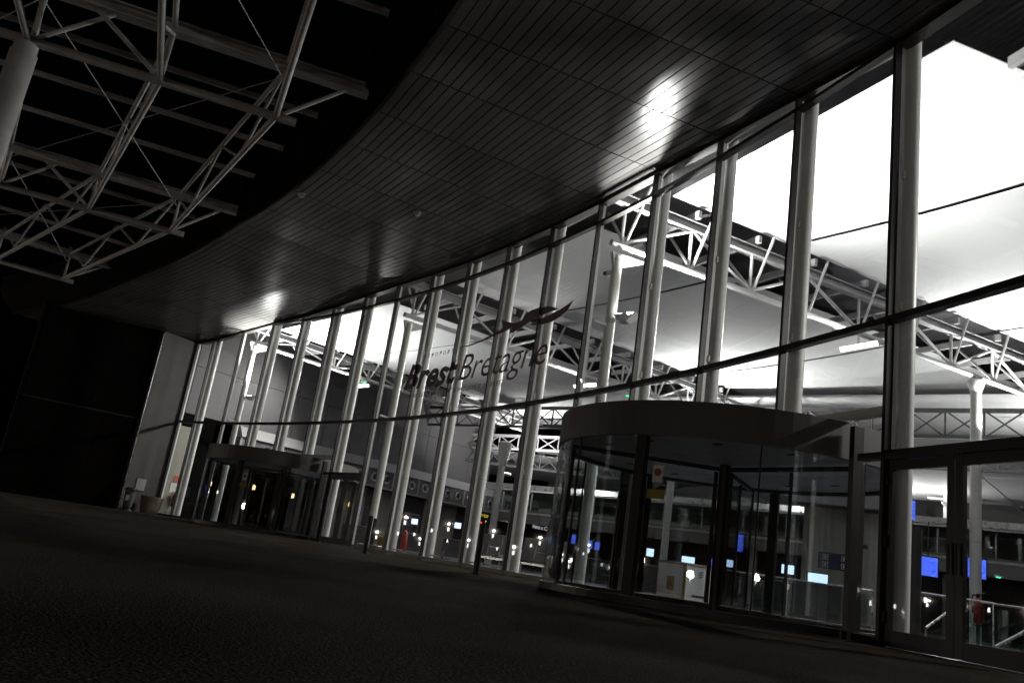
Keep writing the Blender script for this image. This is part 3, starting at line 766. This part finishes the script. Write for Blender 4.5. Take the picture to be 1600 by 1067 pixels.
for (a, b), s in zip(BR, BL):
    t = thing('bumper_rail', 'low metal bumper rail ' + s, 'rail', P((a + b) / 2, -.2, 0), 'low rails behind the glazing')
    part('bar', MB().tube(P(a - .03, -.17, .16), P(b + .03, -.17, .16), .022, 8), m_steel, t, True)
    for x in (a - .06, b + .06): part('leg', MB().tube(P(x, -.17, .008), P(x, -.17, .15), .018, 8), m_steel, t, True)
# seat rows with high backs
def seat_row(label, c, ax, n):
    t = thing('seat_row', label, 'seats', c, 'seat rows near the rental desks'); fx = ax.cross(UP)
    part('beam', MB().bar(c + UP * .33 - ax * .05, c + UP * .33 + ax * (n * .62), .06, .06), m_steel, t)
    for k in range(n):
        o = c + ax * (k * .62 + .3)
        part('seat', MB().box(o + UP * .42 + fx * .05, .56, .46, .06, ax), m_seat, t, bevel=.015)
        part('backrest', MB().box(o + UP * .72 - fx * .22, .57, .05, .56, ax, None, UP - fx * .12), m_seat, t, bevel=.015)
        if k % 2 == 0:
            part('leg', MB().tube(o + UP * .008, o + UP * .32, .025, 8), m_steel, t, True); part('foot', MB().bar(o - fx * .25 + UP * .02, o + fx * .25 + UP * .02, .05, .025), m_steel, t)
            part('arm', MB().path([o - ax * .3 + UP * .4 - fx * .15, o - ax * .3 + UP * .64 - fx * .15, o - ax * .3 + UP * .64 + fx * .2], .015, 6), m_steel, t, True)
seat_row('grey seat row behind the sixth slim column from the right', P(7.0, -1.6, 0), right(7), 3)
seat_row('grey seat row behind the tall black post', P(5.9, -1.5, 0), right(6), 3)

# ------------------------------------------------------------------ deeper hall: desk, screens, signs, railings, mezzanine
kc = Vector((5.3, 21.75, 0))
t = thing('information_kiosk', 'cream kiosk box with tan edges seen through the large revolving door', 'kiosk', kc)
ka, kb = Vector((.86, .38, 0)).normalized(), Vector((-.55, .84, 0)).normalized()
for nm, d, L_ in (('right_face', ka, .95), ('left_face', kb, .95)):
    nn = d.cross(UP) if nm == 'right_face' else UP.cross(d)
    fc = part(nm, MB().box(kc + d * L_ / 2 + UP * .47, L_ - .06, .05, .84, d), m_wsign, t)
    fr = MB()
    for x in (.015, L_ - .015): fr.box(kc + d * x + UP * .47, .03, .06, .9, d)
    fr.bar(kc + d * .03 + UP * .91, kc + d * (L_ - .03) + UP * .91, .06, .03); fr.bar(kc + d * .03 + UP * .03, kc + d * (L_ - .03) + UP * .03, .06, .03)
    part('frame', fr, m_tan, fc)
    if nm == 'right_face':
        for j, z in enumerate((.62, .68, .74)):
            part('wave_mark', MB().bar(kc + d * .42 + nn * .032 + UP * z, kc + d * .55 + nn * .032 + UP * (z + .04), .006, .022), m_navy, fc)
        part('mark_strip', MB().box(kc + d * .46 + nn * .030 + UP * .16, .4, .004, .045, d), m_navy, fc)
    else:
        part('notice', MB().box(kc + d * .45 + nn * .032 + UP * .4, .25, .01, .35, d), m_tan, fc)
part('top', MB().hexa([kc + UP * .93, kc + ka * .95 + UP * .93, kc + ka * .95 + kb * .95 + UP * .93, kc + kb * .95 + UP * .93], [v + UP * .03 for v in (kc + UP * .93, kc + ka * .95 + UP * .93, kc + ka * .95 + kb * .95 + UP * .93, kc + kb * .95 + UP * .93)]), m_lgrey, t)
def face_cam(p): 
    d = Vector((-p.x, -p.y, 0)).normalized(); return d
MON = [((8.58, 23.48, 1.24), .33, .24, 'white'), ((8.2, 20.41, 1.02), .45, .22, 'white'), ((7.94, 26.85, 1.28), .36, .22, 'white'), ((7.45, 26.93, 1.24), .16, .22, 'blue'),
       ((6.93, 28.16, 1.22), .42, .24, 'white'), ((5.89, 29.42, 1.33), .25, .26, 'white'), ((3.58, 32.8, 1.51), .22, .34, 'blue'), ((4.30, 33.73, 1.43), .2, .32, 'blue'), ((4.74, 34.68, 1.44), .2, .3, 'blue'),
       ((9.4, 27.2, 1.2), .2, .25, 'blue'), ((-3.4, 41.5, 1.5), .3, .25, 'white'), ((-1.2, 39.2, 1.55), .3, .25, 'white'), ((-6.2, 41.0, 1.6), .3, .22, 'blue')]
MN = ['nearest the arrow sign', 'lowest and widest right of the revolving door middle', 'right of the kiosk top', 'just above the kiosk right corner', 'above the kiosk middle', 'above the kiosk left corner',
      'leftmost in the large revolving door', 'second from left in the large revolving door', 'third from left in the large revolving door', 'small one left of the door stile', 'above the yellow box', 'right of the far double door', 'inside the far revolving door']
for (p, w, h, kind), nm in zip(MON, MN):
    p = Vector(p); d = face_cam(p); sd = UP.cross(d)
    t = thing('desk_monitor', 'lit blue screen %s' % nm, 'monitor', Vector((p.x, p.y, 0)), 'lit screens in the hall')
    part('casing', MB().box(p, w + .05, .05, h + .05, sd), m_black, t); part('screen', MB().box(p + d * .028, w, .006, h, sd), m_screenw if kind == 'white' else m_screen, t)
    part('stand', MB().tube(Vector((p.x, p.y, .9)) - d * .02, p - d * .03, .03, 8), m_black, t)
    part('desk_pedestal', MB().box(Vector((p.x, p.y, .45)) - d * .25, 1.1, .45, .88, sd), m_dgrey, t); part('desk_top', MB().box(Vector((p.x, p.y, .905)) - d * .22, 1.2, .55, .03, sd), m_lgrey, t)
# flight information displays
for p, nm in (((14.13, 26.47, 2.1), 'in the left door leaf'), ((15.28, 25.82, 2.22), 'in the right door leaf')):
    p = Vector(p); d = (face_cam(p) + Vector((.55, -.2, 0))).normalized(); sd = UP.cross(d)
    t = thing('flight_display', 'tilted blue flight display seen ' + nm, 'display', p, 'hanging flight displays')
    part('casing', MB().box(p, .66, .10, .66, sd), m_black, t); part('screen', MB().box(p + d * .053, .58, .008, .58, sd), m_screen, t); part('hanger', MB().tube(p + UP * .33, p + UP * 1.4, .02, 8), m_dark, t)
# dark totem near the left leaf
p = Vector((6.62, 12.95, 0)); d = face_cam(p); sd = UP.cross(d)
t = thing('information_totem', 'tall dark totem standing inside the left door leaf', 'totem', p)
part('body', MB().box(p + UP * .88, .34, .12, 1.74, sd), m_dgrey, t, bevel=.01); part('foot', MB().box(p + UP * .02, .42, .3, .025, sd), m_steel, t)
part('small_screen', MB().box(p + UP * 2.02 + sd * .02, .09, .05, .3, sd), m_screen, t); part('pole', MB().tube(p + UP * 1.75 + sd * .02, p + UP * 2.0 + sd * .02, .02, 8), m_dark, t)
# direction sign with arrows
p = Vector((9.79, 23.0, 1.62)); d = face_cam(p); sd = UP.cross(d)
t = thing('direction_sign', 'dark blue direction sign with white arrows and pictograms', 'sign', Vector((p.x, p.y, 0)))
part('panel', MB().box(p, 1.05, .05, .44, sd), m_navy, t)
for dx in (-.45, .45): part('post', MB().tube(Vector((p.x, p.y, 0.008)) + sd * dx - d * .05, p + sd * dx - d * .05 + UP * .2, .025, 8), m_steel, t)
def ic(x, y, w, h): return MB().box(p + d * .029 + sd * x + UP * y, w, .006, h, sd)
for x, y in ((-.34, .1), (-.34, -.1), (.14, .1), (.14, -.1)):
    part('pictogram', ic(x, y, .14, .14), m_wsign, t); 
    part('pictogram_field', MB().box(p + d * .033 + sd * x + UP * y, .11, .006, .11, sd), m_navy, t)
    part('pictogram_mark', MB().box(p + d * .037 + sd * x + UP * y, .05, .006, .07, sd), m_wsign, t)
q = p + d * .03 + sd * .36
part('arrow_up', MB().bar(q + UP * .03, q + UP * .16, .022, .006, d), m_wsign, t); part('arrow_up_head', MB().hexa([q + UP * .12 - sd * .06, q + UP * .12 + sd * .06, q + UP * .19], [q + d * .006 + UP * .12 - sd * .06, q + d * .006 + UP * .12 + sd * .06, q + d * .006 + UP * .19]), m_wsign, t)
part('arrow_left', MB().bar(q - UP * .1 - sd * .04, q - UP * .1 + sd * .08, .006, .022), m_wsign, t); part('arrow_left_head', MB().hexa([q - UP * .04 - sd * .03, q - UP * .16 - sd * .03, q - UP * .1 - sd * .1], [q + d * .006 - UP * .04 - sd * .03, q + d * .006 - UP * .16 - sd * .03, q + d * .006 - UP * .1 - sd * .1]), m_wsign, t)
# cream stair block behind it
p = Vector((12.6, 29.4, 0)); d = face_cam(p); sd = UP.cross(d)
t = thing('stair_block', 'cream wall block behind the arrow sign', 'wall', p)
part('wall', MB().box(p + UP * 1.9, 2.6, .4, 3.8, sd), m_cream, t); part('dark_plate', MB().box(p + d * .22 + UP * 2.6 + sd * .6, .5, .04, .14, sd), m_navy, t)
part('soffit_return', MB().box(p + UP * 4.3 + d * .3, 3.4, 1.2, .9, sd), m_lgrey, t)
# glass railings
def railing(label, a, b, h=1.0, n=4):
    a, b = Vector(a), Vector(b); t = thing('glass_railing', label, 'railing', a, 'glass railings around the stairwell')
    part('handrail', MB().tube(a + UP * h, b + UP * h, .025, 10), m_steel, t, True)
    for k in range(n + 1):
        p = a.lerp(b, k / n); part('post', MB().tube(p + UP * .008, p + UP * (h - .03), .018, 8), m_steel, t, True)
        if k < n:
            q = a.lerp(b, (k + 1) / n); dd = (q - p).normalized()
            part('glass', MB().box((p + q) / 2 + UP * (h / 2), (q - p).length - .08, .012, h - .2, dd), m_rglass, t)
railing('glass railing behind the kiosk', (6.6, 24.2, 0), (10.4, 22.2, 0), .98, 4)
railing('glass railing at the double doors left leaf', (9.2, 17.6, 0), (10.6, 17.3, 0), .95, 2)
railing('glass railing seen in the right door leaf', (10.9, 18.6, 0), (13.6, 17.2, 0), .98, 3)
# stair handrail sloping down inside the left leaf, and escalator balustrade
t = thing('stair_rail', 'bright sloping stair rail inside the left door leaf', 'rail', (7.4, 13.9, 0))
part('rail', MB().tube((7.4, 13.9, .28), (9.0, 15.9, .72), .022, 8), m_steel, t, True)
for p in ((7.4, 13.9, .28), (9.0, 15.9, .72)): part('post', MB().tube((p[0], p[1], .008), p, .016, 8), m_steel, t, True)
t = thing('escalator', 'escalator balustrade with curved metal handrail inside the right door leaf', 'escalator', (10.9, 16.3, 0))
e0, e1 = Vector((9.4, 15.3, 0)), Vector((12.2, 17.2, 0)); 
for k, o_ in enumerate((Vector((0, 0, 0)), Vector((.7, -1.0, 0)))):
    pts = [e0 + o_ + UP * .12, e0.lerp(e1, .3) + o_ + UP * .42, e0.lerp(e1, .62) + o_ + UP * .78, e0.lerp(e1, .75) + o_ + UP * .86, e1 + o_ + UP * .86]
    part('handrail', MB().path(pts, .035, 8), m_steel, t, True)
    bl = MB()
    for a_, b_ in zip(pts, pts[1:]):
        bl.hexa([Vector((a_.x, a_.y, .02)), Vector((b_.x, b_.y, .02)), Vector((b_.x + .01, b_.y - .014, .02)), Vector((a_.x + .01, a_.y - .014, .02))], [a_ - UP * .03, b_ - UP * .03, b_ + Vector((.01, -.014, -.03)), a_ + Vector((.01, -.014, -.03))])
    part('balustrade', bl, m_rglass, t)
part('step_ramp', MB().hexa([e0 + UP * .02, e1 + UP * .02, e1 + Vector((.7, -1, .02)), e0 + Vector((.7, -1, .02))], [e0 + UP * .05, e1 + UP * .12, e1 + Vector((.7, -1, .12)), e0 + Vector((.7, -1, .05))]), m_dgrey, t)
extinguisher('red extinguisher by the escalator inside the right door leaf', (11.6, 19.5, .5), Vector((1, 0, 0)))
q = Vector((11.6, 19.5, 0)); t = thing('extinguisher_post', 'post carrying the extinguisher by the escalator', 'post', q); part('post', MB().tube(q + Vector((.05, .1, .008)), q + Vector((.05, .1, 1.2)), .04, 8), m_dgrey, t); part('shelf', MB().box(q + UP * .49, .25, .25, .03), m_dgrey, t)

# mezzanine across the back
MD = Vector((-.77, .64, 0)).normalized(); MNrm = Vector((-MD.y, MD.x, 0)); MNrm = -MNrm if MNrm.y > 0 else MNrm     # towards the camera
M0 = Vector((31, 28.6, 0)); ML = 46
def MP(s, z, off=0): v = M0 + MD * s + MNrm * off; return Vector((v.x, v.y, z))
def mbox(s0, s1, z0, z1, o0, o1): return MB().hexa([MP(s0, z0, o0), MP(s1, z0, o0), MP(s1, z0, o1), MP(s0, z0, o1)], [MP(s0, z1, o0), MP(s1, z1, o0), MP(s1, z1, o1), MP(s0, z1, o1)])
mz = thing('mezzanine', 'grey mezzanine floor with glazed gallery across the back of the hall', 'mezzanine', MP(ML / 2, 0))
part('slab', mbox(0, ML, 3.05, 3.5, -8, 0), m_dgrey, mz); part('slab_edge', mbox(0, ML, 3.28, 3.40, 0, .06), m_lgrey, mz)
for k in range(23): part('fascia_panel', mbox(k * 2, k * 2 + 1.96, 2.7, 3.24, -.1, .02), m_gwall, mz)
part('gallery_roof', mbox(0, ML, 4.62, 4.72, -7, .5), m_lgrey, mz); part('roof_edge', mbox(0, ML, 4.74, 5.02, -.2, .56), m_steel, mz)
part('gallery_back_wall', mbox(0, ML, 3.5, 4.62, -5, -4.8), m_cream, mz); part('lower_back_wall', mbox(0, ML, 0, 3.05, -7.5, -7.3), m_dgrey, mz)
for k in range(20): part('gallery_pane', mbox(k * 2.3 + .04, k * 2.3 + 2.26, 3.52, 4.45, -.06, -.045), m_rglass, mz); part('gallery_post', mbox(k * 2.3 - .03, k * 2.3 + .03, 3.5, 4.6, -.1, 0), m_lgrey, mz)
for k in range(7): part('support_column', MB().lathe(MP(3 + k * 6.5, 0, -.6), [(.2, .008), (.2, 2.7)], 16), m_lgrey, mz, True)
part('upper_wall', mbox(0, ML, 5.02, 11, -14.5, -14.3), m_gwall, mz)
def lattice(label, p0, d, zb, zt, length, step, mat):
    t = thing('lattice_truss', label, 'truss', Vector((p0.x, p0.y, zb)), 'lattice trusses deep in the hall')
    A = lambda s, z: Vector((p0.x, p0.y, z)) + d * s
    part('bottom_chord', MB().tube(A(0, zb), A(length, zb), .08, 8), mat, t, True); part('top_chord', MB().bar(A(0, zt), A(length, zt), .16, .16), mat, t)
    for k in range(int(length / step)):
        s = k * step
        part('post', MB().tube(A(s, zb), A(s, zt), .045, 6), mat, t)
        part('diagonal', MB().tube(A(s, zb), A(s + step, zt), .035, 6), mat, t); part('diagonal', MB().tube(A(s, zt), A(s + step, zb), .035, 6), mat, t)
    return t
lattice('dark crossed lattice truss spanning the back of the hall', Vector((25.6, 24.4, 0)), MD, 7.45, 8.5, 44, 1.35, m_dgrey)  # charcoal colour stands in for the truss's backlit silhouette
lattice('pale truss running away in the right door leaf', Vector((20.6, 35.2, 0)), dirv(49), 7.2, 8.2, 17, 1.5, m_whitec)
lattice('second pale truss behind the dark lattice truss', Vector((29, 27.0, 0)), MD, 6.9, 7.7, 44, 1.5, m_lgrey)
sheet_set('dim far ceiling sheet above the mezzanine', Vector((4.8, 41.0, 0)), Vector((22.3, 26.5, 0)), Vector((.64, .77, 0)), Vector((.64, .77, 0)), 7.3, 7.3, [(0, 0, 8, 8), (8.1, 8.1, 17, 17)], .2)
sheet_set('bright far ceiling sheet beyond the dark lattice truss', Vector((-8, 53.0, 0)), Vector((27.5, 23.5, 0)), Vector((.64, .77, 0)), Vector((.64, .77, 0)), 9.3, 9.3, [(0, 0, 3.5, 3.5), (3.6, 3.6, 7, 7)], .2)
sheet_set('small bright ceiling sheet far behind the rental signs', Vector((-10, 55.0, 0)), Vector((11, 50.0, 0)), Vector((.1, 1, 0)), Vector((.1, 1, 0)), 7.0, 7.0, [(0, 0, 6, 6), (6.1, 6.1, 14, 14)], .2)
lattice('far pale truss behind the flared column above the rental signs', Vector((11, 49.0, 0)), Vector((-.97, .24, 0)), 6.0, 7.1, 20, 1.2, m_dgrey)
c = Vector((.5, 46.0, 0))
t = thing('hall_column', 'distant white column with flared head above the rental signs', 'column', c, 'round columns deep in the hall')
part('shaft', MB().lathe(c, [(.2, .008), (.2, 6.2)], 16), m_white, t, True); part('flared_head', MB().lathe(c, [(.2, 5.3), (.24, 5.5), (.34, 6.2), (.40, 6.6), (.2, 6.7)], 16), m_white, t, True)
uplighter('lamp on the distant flared column above the rental signs', c + UP * 5.0, UP + Vector((.3, .6, 0)), 900)
c = Vector((24.3, 43.7, 0))
t = thing('hall_column', 'far bright column rising above the mezzanine in the left door leaf', 'column', c, 'round columns deep in the hall')
part('shaft', MB().lathe(c, [(.18, .008), (.18, 7.2)], 16), m_white, t, True); part('arms', MB().bar(c + Vector((-.8, .5, 6.9)), c + Vector((.8, -.5, 6.9)), .12, .12), m_white, t)
uplighter('lamp at the head of the far bright column above the mezzanine', c + UP * 6.6, Vector((-.5, -.8, -.6)), 160)
# small green exit lamps
for p, nm in ((on(4, 7.6, 7.85), 'under the truss at the right'), (on(9, 11, 7.8), 'under the truss behind the lettering'), (on(14, 6.2, 7.7), 'under the far left truss'), (Vector((19.5, 31.5, 2.45)), 'low under the mezzanine')):
    t = thing('exit_lamp', 'small green exit lamp ' + nm, 'lamp', p, 'green exit lamps')
    part('case', MB().box(p + UP * .04, .26, .1, .08), m_white, t); part('glow', MB().box(p - UP * .015, .14, .08, .02), m_green, t)

# ------------------------------------------------------------------ outdoor canopy structure at the upper left
CD = {-1: 10.0, 4: 19.0, 9: 22.0, 14: 34.0}
CN = {-1: 'nearest outdoor canopy truss over the viewer', 4: 'pale outdoor canopy truss at the top left', 9: 'second outdoor canopy truss beyond the first', 14: 'farthest outdoor canopy truss above the dark wall'}
nodes = {}
for i in CD:
    p0 = P(i - .08, 7.45); d = -dirv(CD[i])
    zb, zt = (8.0, 9.15) if i < 14 else (7.8, 8.8)
    t = thing('canopy_truss', CN[i], 'truss', Vector((p0.x, p0.y, zb)), 'outdoor canopy trusses')
    A = lambda s, z, p0=p0, d=d: Vector((p0.x, p0.y, z)) + d * s
    part('bottom_tube', MB().tube(A(0, zb), A(10.5, zb), .085, 14), m_can, t, True)
    part('top_beam', MB().ibeam(A(-1.25, zt), A(10.5, zt), .26, .24), m_can, t)
    for k, s in enumerate((.35, 2.55, 4.75, 6.9, 9.1)):
        part('post', MB().tube(A(s, zb), A(s, zt - .12), .045, 8), m_can, t, True)
        part('brace', MB().tube(A(s, zb + .03), A(s + 1.35 if k % 2 else s - 1.15, zt - .12), .045, 8), m_can, t, True)
    nodes[i] = A
keys = sorted(nodes)
NM = {(-1, 4): 'nearest', (4, 9): 'middle', (9, 14): 'far'}
for ka_, kb_ in zip(keys, keys[1:]):
    for s in (.4, 2.55, 4.8):
        A, B_ = nodes[ka_], nodes[kb_]
        zb1, zb2 = (8.0, 8.0 if kb_ < 14 else 7.8); zt1, zt2 = (9.0, 9.0 if kb_ < 14 else 8.65)
        rowname = {.4: 'innermost', 2.55: 'middle', 4.8: 'outermost'}[s]
        t = thing('canopy_purlin', '%s canopy cross truss of the %s outdoor bay' % (rowname, NM[(ka_, kb_)]), 'truss', A(s, zb1), 'canopy cross trusses')
        L_ = lambda u, z: A(s, 0).lerp(B_(s, 0), u) + UP * z
        part('lower_boom', MB().tube(A(s, zb1), B_(s, zb2), .065, 10), m_can, t, True)
        part('upper_boom', MB().tube(L_(0.02, zt1 + .1), L_(.98, zt2 + .1), .055, 10), m_can, t, True)
        for k in range(4):
            u = k / 4 + .02; part('web', MB().tube(L_(u, (zb1 if k % 2 else zt1 + .05)), L_(u + .235, (zt1 + .05 if k % 2 else zb1)), .035, 8), m_can, t, True)
    # light roof bars and rod bracing of this bay
    t = thing('canopy_grid', 'thin roof bars and rods over the %s outdoor canopy bay' % NM[(ka_, kb_)], 'roof frame', nodes[ka_](2.5, 9.3), 'canopy roof bars')
    for k in range(1, 4):
        u = k / 4; a, b = nodes[ka_](-1.0, 9.45).lerp(nodes[kb_](-1.0, 9.45 if kb_ < 14 else 9.0), u), nodes[ka_](9.5, 9.45).lerp(nodes[kb_](9.5, 9.45 if kb_ < 14 else 9.0), u)
        part('bar', MB().bar(a, b, .07, .12), m_can, t)
    for s0, s1 in ((.4, 4.8), (4.8, .4), (4.8, 9.0)):
        part('rod', MB().tube(nodes[ka_](s0, 8.9), nodes[kb_](s1, 8.8 if kb_ < 14 else 8.5), .012, 6), m_can, t)
cp = MB(); 
for c, nm in ((Vector((-9.45, 13.28, 0)), 'thick pale canopy column at the left frame edge'),):
    t = thing('canopy_column', nm, 'column', c, 'columns of the outdoor canopy')
    part('shaft', MB().lathe(c, [(.225, .004), (.225, 7.75)], 28), m_can, t, True); part('cap', MB().lathe(c + UP * 7.75, [(.2, 0), (.2, .18)], 20), m_can, t, True)
# ------------------------------------------------------------------ low lights of the car park, out to the left (they show as reflections in the glass)
PL = 16
for k in range(PL):
    x = -34 - 2.1 * k + random.uniform(-1, 1); y = .56 * -x + 7 + (k * 7 % 16) * 1.1; h = random.uniform(.4, 2.0)
    c = Vector((x, y, 0))
    t = thing('path_light', 'low car park light outside the frame, %s from the building' % ORD[k], 'lamp', c, 'car park lights outside the frame')
    part('post', MB().lathe(c, [(.06, .004), (.06, h)], 10), m_dark, t, True); part('glow', MB().lathe(c, [(.06, h + .01), (.06, h + .34)], 12), m_lamp, t, True); part('cap', MB().lathe(c, [(.13, h + .31), (.13, h + .35)], 12), m_dark, t)
    if k % 2 == 0:
        li = bpy.data.lights.new('path_light_light', 'POINT'); li.energy = 380; li.shadow_soft_size = .05; li.color = (1, .86, .72)
        lo = bpy.data.objects.new('path_light_light', li); COL.objects.link(lo); lo.parent = t; lo.location = (0, 0, h + .6)

for k in range(6):  # unseen fill lights added behind the viewer to lift the revolving door's band
    ang = 196 + k * 17; dist = 34 + (k * 5 % 11); h = (.9, 1.3, .7, 1.1, 1.5, .8)[k]
    c = Vector((math.cos(R_(ang)) * dist, math.sin(R_(ang)) * dist, 0))
    t = thing('path_light', 'added low fill light behind the viewer, %s from the left' % ORD[k], 'lamp', c, 'car park lights outside the frame')
    part('post', MB().lathe(c, [(.06, .004), (.06, h)], 10), m_dark, t, True); part('glow', MB().lathe(c, [(.06, h + .01), (.06, h + .34)], 12), m_lamp, t, True); part('cap', MB().lathe(c, [(.13, h + .35), (.13, h + .39)], 12), m_dark, t)
    li = bpy.data.lights.new('path_light_light', 'POINT'); li.energy = 650; li.shadow_soft_size = .30; li.color = (1, .86, .72)
    lo = bpy.data.objects.new('path_light_light', li); COL.objects.link(lo); lo.parent = t; lo.location = (0, 0, h + .6)
# amber wall lamps along the far side wall
for dd, zz, nm in ((2.6, 1.75, 'leftmost behind the far revolving door'), (5.0, 1.95, 'middle behind the far revolving door'), (7.4, 1.9, 'right behind the far revolving door'), (11.1, 2.0, 'behind the far double door')):
    q = W_(dd, zz, -.5 if dd > 9 else -.66); t = thing('wall_lamp', 'small amber wall lamp ' + nm, 'lamp', q, 'amber wall lamps')
    part('backplate', MB().box(q - SN * .02, .10, .03, .30, SD), m_steel, t); part('shade', MB().lathe(q + SN * .07 - UP * .1, [(.05, 0), (.045, .2)], 12), m_amber, t, True)

# two small unlit fittings on the soffit
for (i, r, nm) in ((7.0, 5.6, 'at the outer soffit edge'), (6.15, 2.9, 'in the middle of the soffit')):
    q = P(i, r, zs(i) - .005); t = thing('soffit_fitting', 'small pale fitting ' + nm, 'fitting', q, 'soffit fittings')
    part('body', MB().lathe(q, [(.09, 0), (.09, -.05), (.05, -.09)], 14), m_steel, t, True); part('rim', MB().lathe(q, [(.12, .002), (.12, -.012)], 14), m_steel, t)
